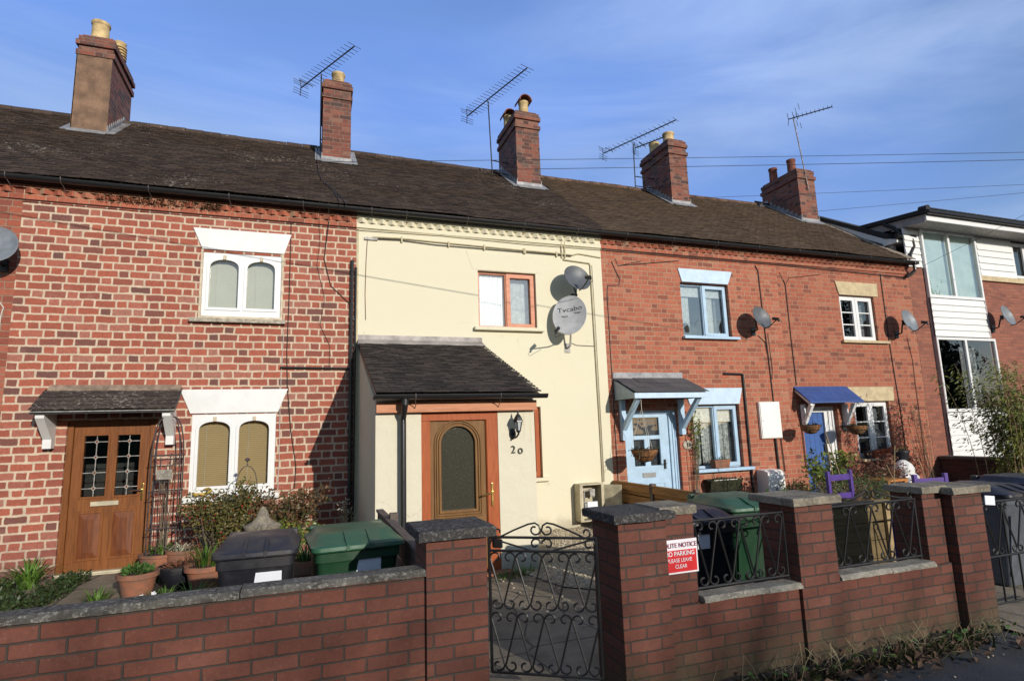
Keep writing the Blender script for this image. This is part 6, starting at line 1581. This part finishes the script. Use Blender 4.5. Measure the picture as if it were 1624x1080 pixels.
def purple_chair(label, x, y, rz, w=.40):
    t = thing('wooden_chair', label, 'chair', (x, y, 0), 'purple garden chairs'); rot = Matrix.Translation((x, y, 0)) @ Matrix.Rotation(rz, 4, 'Z')
    def fin(m, nm): bmesh.ops.transform(m.bm, matrix=rot, verts=m.bm.verts); m.build(nm, 'purple', t)
    hw = w/2
    for s in (-1, 1):
        m = MB(); m.box(s*hw-.022, s*hw+.022, .17, .21, 0, .98, .004); fin(m, 'rear_leg')
        m = MB(); m.box(s*hw-.02, s*hw+.02, -.21, -.17, 0, .44, .004); fin(m, 'front_leg')
    m = MB(); m.box(-hw-.02, hw+.02, -.23, .2, .43, .46, .005); fin(m, 'seat')
    for z in (.90, .68): m = MB(); m.box(-hw, hw, .18, .20, z-.035, z+.035, .004); fin(m, 'backrest_slat')
    for yy in (.18, -.2): m = MB(); m.box(-hw, hw, yy, yy+.02, .2, .23); fin(m, 'stretcher')
purple_chair('purple slatted back chair before the laurel shrub', 6.12, -3.1, R(185))
purple_chair('purple chair beside the tall wall pillar with only its top showing', 6.45, -4.0, R(172), .40)
def planter():
    t = thing('wooden_planter', 'large slatted wooden planter behind the second iron grille', 'planter', (4.6, -4.6, 0)); x0, x1, y0, y1 = 3.93, 5.0, -4.75, -4.2
    m = MB()
    for k in range(5): z = .06+k*.155; m.box(x0, x1, y0, y0+.02, z, z+.148); m.box(x0, x0+.02, y0+.02, y1, z, z+.148); m.box(x1-.02, x1, y0+.02, y1, z, z+.148)
    m.build('side_boards', 'planter_wood', t); m = MB(); m.box(x0-.02, x1+.02, y0-.03, y0+.05, .84, .865, .004); m.box(x0-.02, x1+.02, y1-.05, y1+.03, .84, .865, .004); m.build('rim', 'planter_wood', t)
    for x in (x0, x1-.04): m = MB(); m.box(x, x+.05, y0-.03, y0-.001, 0, .84, .003); m.build('corner_post', 'fence_orange' if 0 else 'cane', t)
    m = MB(); m.box(x0+.03, x1-.03, y0+.03, y1-.03, .7, .78); m.build('soil', 'soil', t)
planter()
def side_table():
    t = thing('wooden_table', 'small orange wooden table among the shrubs right of the blue door', 'table', (9.1, -2.2, 0)); m = MB(); m.box(8.6, 9.05, -2.0, -1.6, .60, .63, .004); m.build('top', 'table_wood', t)
    for x in (8.64, 9.01):
        for y in (-1.96, -1.64): m = MB(); m.box(x-.025, x+.025, y-.025, y+.025, 0, .60); m.build('leg', 'table_wood', t)
side_table()
for i, (x, r_, h_, mt, lab) in enumerate(((10.62, .085, .16, 'bin_black', 'small black pot, leftmost on the far window sill'), (10.82, .08, .16, 'terracotta_red', 'small red pot second from the left on the far window sill'), (10.98, .075, .17, 'terracotta_red', 'bright red pot third from the left on the far window sill'), (11.16, .085, .18, 'terracotta_red', 'red clay pot fourth from the left on the far window sill'), (11.34, .08, .20, 'terracotta_red', 'tallest red pot on the far window sill'), (11.52, .08, .15, 'terracotta', 'dull clay pot at the right end of the far window sill'))):
    t = plant_pot(lab, (x, -.075, .80), r_, h_, mt, 'round'); 
    if i in (0, 1, 3, 4): foliage_ball(t, (x, -.08, .80+h_), (.05, .05, .10), 40, 'leaf_dead', .03, .008)
def white_figure():
    t = thing('garden_statue', 'white ornamental statue against the orange wall near the corner', 'statue', (10.05, -1.2, 0)); m = MB()
    m.lathe([(.20, 0), (.21, .3), (.19, .5), (.21, .56), (.15, .62), (.17, .70), (.12, .78), (.05, .84), (.005, .85)], (10.05, -1.2, 0), 18, jit=.12); m.build('body', 'white_paint', t)
    t = plant_pot('black pot of small leaves on top of the white statue', (10.3, -1.0, .80), .14, .20, 'bin_black', 'round'); foliage_ball(t, (10.3, -1.0, .98), (.14, .12, .08), 90, 'leaf_shrub', .03, .02)
white_figure()
def canes():
    t = thing('garden_cane', 'pair of thin pale canes leaning before the blue door', 'garden cane', (7.7, -2.0, 0)); m = MB(); m.tube([(7.55, -2.0, 0), (7.42, -2.0, 1.30)], .008, 5); m.build('stick', 'cane', t); m = MB(); m.tube([(7.85, -2.0, 0), (7.42, -2.0, 1.42)], .008, 5); m.build('stick', 'cane', t)
    t = thing('garden_cane', 'bare curved stems in front of the garden wall planter', 'plant', (6.3, -3.9, 0))
    for a in ((6.9, -3.6, 0, 6.55, 1.05), (6.7, -3.4, 0, 7.0, 1.25), (7.6, -3.4, 0, 7.3, 1.3)): m = MB(); m.tube([(a[0], a[1], 0), (lerp(a[0], a[3], .4)+.05, a[1], a[4]*.5), (a[3], a[1], a[4])], .009, 5, r2=.004); m.build('stem', 'cane', t)
canes()
def bamboo():
    t = thing('bamboo', 'tall arching bamboo clump at the right edge of the photo', 'bamboo', (11.75, -2.3, 0)); st = MB(); lf = MB()
    for i in range(110):
        bx, by = 11.75+random.gauss(0, .32), -2.3+random.gauss(0, .28); h = random.uniform(1.5, 3.0); a = random.uniform(0, 6.28); o = random.uniform(.15, .75)*h*.33
        if math.cos(a) < -.3: o *= .75
        pts = [Vector((bx+o*math.cos(a)*(f**2), by+o*math.sin(a)*(f**2), h*(f-.14*f**3))) for f in [k/7 for k in range(8)]]
        st.tube(pts, .007, 5, r2=.002)
        for k in range(105):
            f = random.uniform(.25, 1)**.8; j = min(6, int(f*7)); p = pts[j].lerp(pts[j+1], f*7-j)
            d = Vector((random.uniform(-1, 1)+math.cos(a)*.4, random.uniform(-1, 1)+math.sin(a)*.4, random.uniform(-.8, .4))).normalized()
            q = p+d*random.uniform(0, .14)
            lf.leaf(q, d+Vector((0, 0, -.4)), Vector((random.uniform(-1, 1), -1, random.uniform(-.3, 1))).normalized(), random.uniform(.06, .12), .02)
    lf.norecalc = True; st.build('culms', 'cane', t); lf.build('foliage', 'leaf_bamboo', t)
bamboo()

# weeds and leaf litter along the foot of the wall
def litter():
    m = MB()
    for i in range(620):
        x = random.uniform(1.8, 4.9); f = (x-1.9)/3; y = -5.62-abs(random.gauss(0, .13))-.02
        if noise.noise(Vector((x*2.2, y*3, 0))) < -.25: continue
        p = Vector((x, y, random.uniform(.004, .05))); d = Vector((random.uniform(-1, 1), random.uniform(-1, 1), random.uniform(-.1, .5))).normalized(); n = Vector((random.uniform(-.6, .6), random.uniform(-.8, .3), 1)).normalized()
        l = random.uniform(.03, .085); sd = d.cross(n).normalized(); w = l*.28
        # curled leaf of two halves
        a = p; b = p+d*l; c1 = p+d*l*.45+sd*w+n*w*.5; c2 = p+d*l*.45-sd*w+n*w*.5
        va, vb, v1, v2 = [m.bm.verts.new(q) for q in (a, b, c1, c2)]; m.bm.faces.new([va, v1, vb]); m.bm.faces.new([va, vb, v2])
    m.norecalc = True; tag(m.build('leaf_litter', 'leaf_dead'), 'brown fallen leaves along the foot of the right hand wall', None, kind='stuff')
    m = MB()
    for (cx, n, l) in ((2.05, 40, .10), (2.35, 60, .12), (2.6, 90, .14), (2.95, 50, .12), (3.3, 60, .13), (3.7, 70, .12), (4.1, 60, .13), (4.4, 50, .14)):
        for i in range(n): a = random.uniform(3.14, 6.28)+random.uniform(-.6, .6); m.strap((cx+random.gauss(0, .12), -5.66-abs(random.gauss(0, .06)), 0), (math.cos(a), math.sin(a)), l*random.uniform(.5, 1.3), .014, .6, 3)
    m.norecalc = True; tag(m.build('weeds', 'leaf_dark'), 'green weeds growing along the foot of the right hand wall', None, kind='stuff')
    m = MB()
    for i in range(120):
        x = random.uniform(1.9, 4.85); m.leaf((x, -5.63-abs(random.gauss(0, .06)), random.uniform(.01, .10)), Vector((random.uniform(-1, 1), -random.random(), random.uniform(-.2, .6))), Vector((random.uniform(-.5, .5), -.6, .8)).normalized(), random.uniform(.03, .06), .03)
    m.norecalc = True; tag(m.build('ivy', 'leaf_green'), 'broad green weed leaves at the foot of the right hand wall', None, kind='stuff')
    m = MB()
    for i in range(150):
        x = random.uniform(2.2, 4.9); a = random.uniform(0, 6.28); p = Vector((x, -5.63-abs(random.gauss(0, .07)), 0)); q = p+Vector((math.cos(a)*.16, math.sin(a)*.05-.03, random.uniform(.03, .24)))
        m.tube([p, p.lerp(q, .5)+Vector((0, 0, .03)), q], .0016, 3)
    m.build('dry_stems', 'dry_grass'); o = COL.objects.get('dry_stems'); tag(o, 'dry straw coloured stems against the foot of the right hand wall', None, kind='stuff')
    # moss bank
    m = MB(); n = 60
    for i in range(n):
        for j in range(4): pass
    rows = []
    for i in range(n+1):
        x = lerp(1.9, 4.62, i/n); w = .16+.07*noise.noise(Vector((x*2, 0, 5))); h = .045+.03*noise.noise(Vector((x*5, 1, 5)))
        rows.append([m.bm.verts.new((x, -5.565-w*f, h*(1-f**1.5)+.004+.012*noise.noise(Vector((x*16, f*6, 2))))) for f in (0, .2, .4, .6, .8, 1)])
    for A, B in zip(rows, rows[1:]):
        for k in range(5): m.bm.faces.new([A[k], B[k], B[k+1], A[k+1]])
    tag(m.build('verge_soil', 'soil', smooth=True), None, None, kind='structure')
    m = MB()
    for i in range(46):
        p = (random.uniform(2.2, 5.6), -5.75-abs(random.gauss(0, .35)), .006); bmesh.ops.create_icosphere(m.bm, subdivisions=1, radius=random.uniform(.004, .011), matrix=Matrix.Translation(p))
    tag(m.build('grit', 'pebble'), 'scattered pale grit on the asphalt', None, kind='stuff')
litter()

# ================================================================== overhead wires
def wire(lab, a, b, sag, r=.009):
    m = MB(); m.tube(catenary(a, b, sag, 30), r, 5); tag(m.build('overhead_wire', 'cable'), lab, 'wire', 'overhead wires')
wire('upper one of the close pair of wires crossing the roofs and sky', (-5.6, -.20, 4.84), (20, -8.47, 4.88), .12, .003)
wire('lower one of the close pair of wires crossing the roofs and sky', (-5.0, -.20, 4.78), (20, -8.40, 4.86), .12, .0034)
wire('thin wire running right past the chimney with wide cream pots', (3.9, .84, 5.80), (18, -4.7, 5.80), .04, .0035)
wire('thin wire running right past the chimney with red pots', (7.65, .80, 5.80), (18, -5.25, 5.80), .04, .0035)
wire('lowest wire dropping to the gutter corner of the end house', (12.45, -.06, 4.72), (13.75, -4.4, 6.3), .05, .0035)

# ================================================================== trees across the road, behind the camera; they shade the front walls
def bare_tree(lab, x, y, h, spread, n, seed):
    rnd = random.Random(seed); t = thing('bare_tree', lab, 'tree', (x, y, 0), 'bare trees across the road'); m = MB(); tw = MB()
    m.tube([(x, y, 0), (x+.1, y, h*.3), (x, y, h*.55)], .2, 10, r2=.12); m.build('trunk', 'bark', t)
    for i in range(n):
        a = rnd.uniform(0, 6.28); b = Vector((x, y, h*rnd.uniform(.25, .6))); tip = Vector((x+spread*math.cos(a)*rnd.uniform(.2, 1), y+spread*.6*math.sin(a), h*rnd.uniform(.55, 1.0))); mid = b.lerp(tip, .5)+Vector((0, 0, .3))
        tw.tube([b, mid, tip], .035, 5, r2=.012)
        for k in range(9):
            p = mid.lerp(tip, rnd.random()); q = p+Vector((rnd.uniform(-1, 1), rnd.uniform(-1, 1), rnd.uniform(-.3, 1)))*.9; tw.tube([p, q], .012, 3, r2=.005)
            for l in range(4): u = p.lerp(q, rnd.random()); tw.tube([u, u+Vector((rnd.uniform(-1, 1), rnd.uniform(-1, 1), rnd.uniform(-.3, 1)))*.45], .006, 3, r2=.003)
    tw.build('crown', 'bark', t)
def hedge(lab, x0, x1, y0, y1, h, n, seed):
    rnd = random.Random(seed); t = thing('hedge', lab, 'hedge', ((x0+x1)/2, (y0+y1)/2, 0)); m = MB(); m.box(x0+.3, x1-.3, y0+.3, y1-.3, 0, h-.7, .2); m.build('inner_branches', 'leaf_dark', t); m = MB()
    for i in range(n):
        x = rnd.uniform(x0, x1); hh = h+.35*noise.noise(Vector((x*.7, 0, 7))); f = rnd.random(); z = hh*(1-f*f) if rnd.random() < .5 else rnd.uniform(0, hh)+rnd.gauss(0, .12)
        y = rnd.uniform(y0, y1); m.leaf((x, y, z), Vector((rnd.uniform(-1, 1), rnd.uniform(-1, 1), rnd.uniform(-1, 1))), Vector((rnd.uniform(-1, 1), rnd.uniform(-1, 1), rnd.uniform(-1, 1))).normalized(), .16, .10)
    m.norecalc = True; m.build('foliage', 'leaf_green', t)
hedge('tall evergreen hedge across the road behind the camera', -14, 22, -29.5, -27.5, 6.75, 30000, 3)
for i, (x, s, lab) in enumerate(((2.5, 21, 'bare tree across the road, leftmost of four'), (5.5, 22, 'bare tree across the road, second of four'), (8.2, 23, 'bare tree across the road, third of four'), (-1.5, 24, 'bare tree across the road, outermost of four'))):
    bare_tree(lab, x, -26.5, 7.0, 2.4, 70, s)
def evergreen(lab, x, y, h, rad, n, seed):
    rnd = random.Random(seed); t = thing('evergreen_tree', lab, 'tree', (x, y, 0), 'dark evergreens across the road'); m = MB(); m.tube([(x, y, 0), (x, y, h*.9)], .22, 8, r2=.04); m.build('trunk', 'bark', t); m = MB()
    for i in range(n):
        f = rnd.random()**.7; z = h*(.08+.92*(1-f)); a = rnd.uniform(0, 6.28); q = rad*(.25+f*.9)*(.55+.45*math.sin(a*3+z*2.1))*rnd.uniform(.3, 1)
        m.leaf((x+q*math.cos(a), y+q*math.sin(a), z), Vector((math.cos(a), math.sin(a), rnd.uniform(-.8, .3))), Vector((rnd.uniform(-1, 1), rnd.uniform(-1, 1), 1)).normalized(), .5, .28)
    m.norecalc = True; m.build('crown', 'leaf_dark', t)
for i, (x, y, h, lab) in enumerate(((27, -17, 9.5, 'nearest dark evergreen tree across the road'), (33, -20, 12, 'second dark evergreen tree across the road'), (39, -18, 10.5, 'third dark evergreen tree across the road'), (46, -23, 13, 'farthest dark evergreen tree across the road'))): evergreen(lab, x, y, h, 3.6, 6500, 40+i)
settle()
bpy.context.view_layer.update()
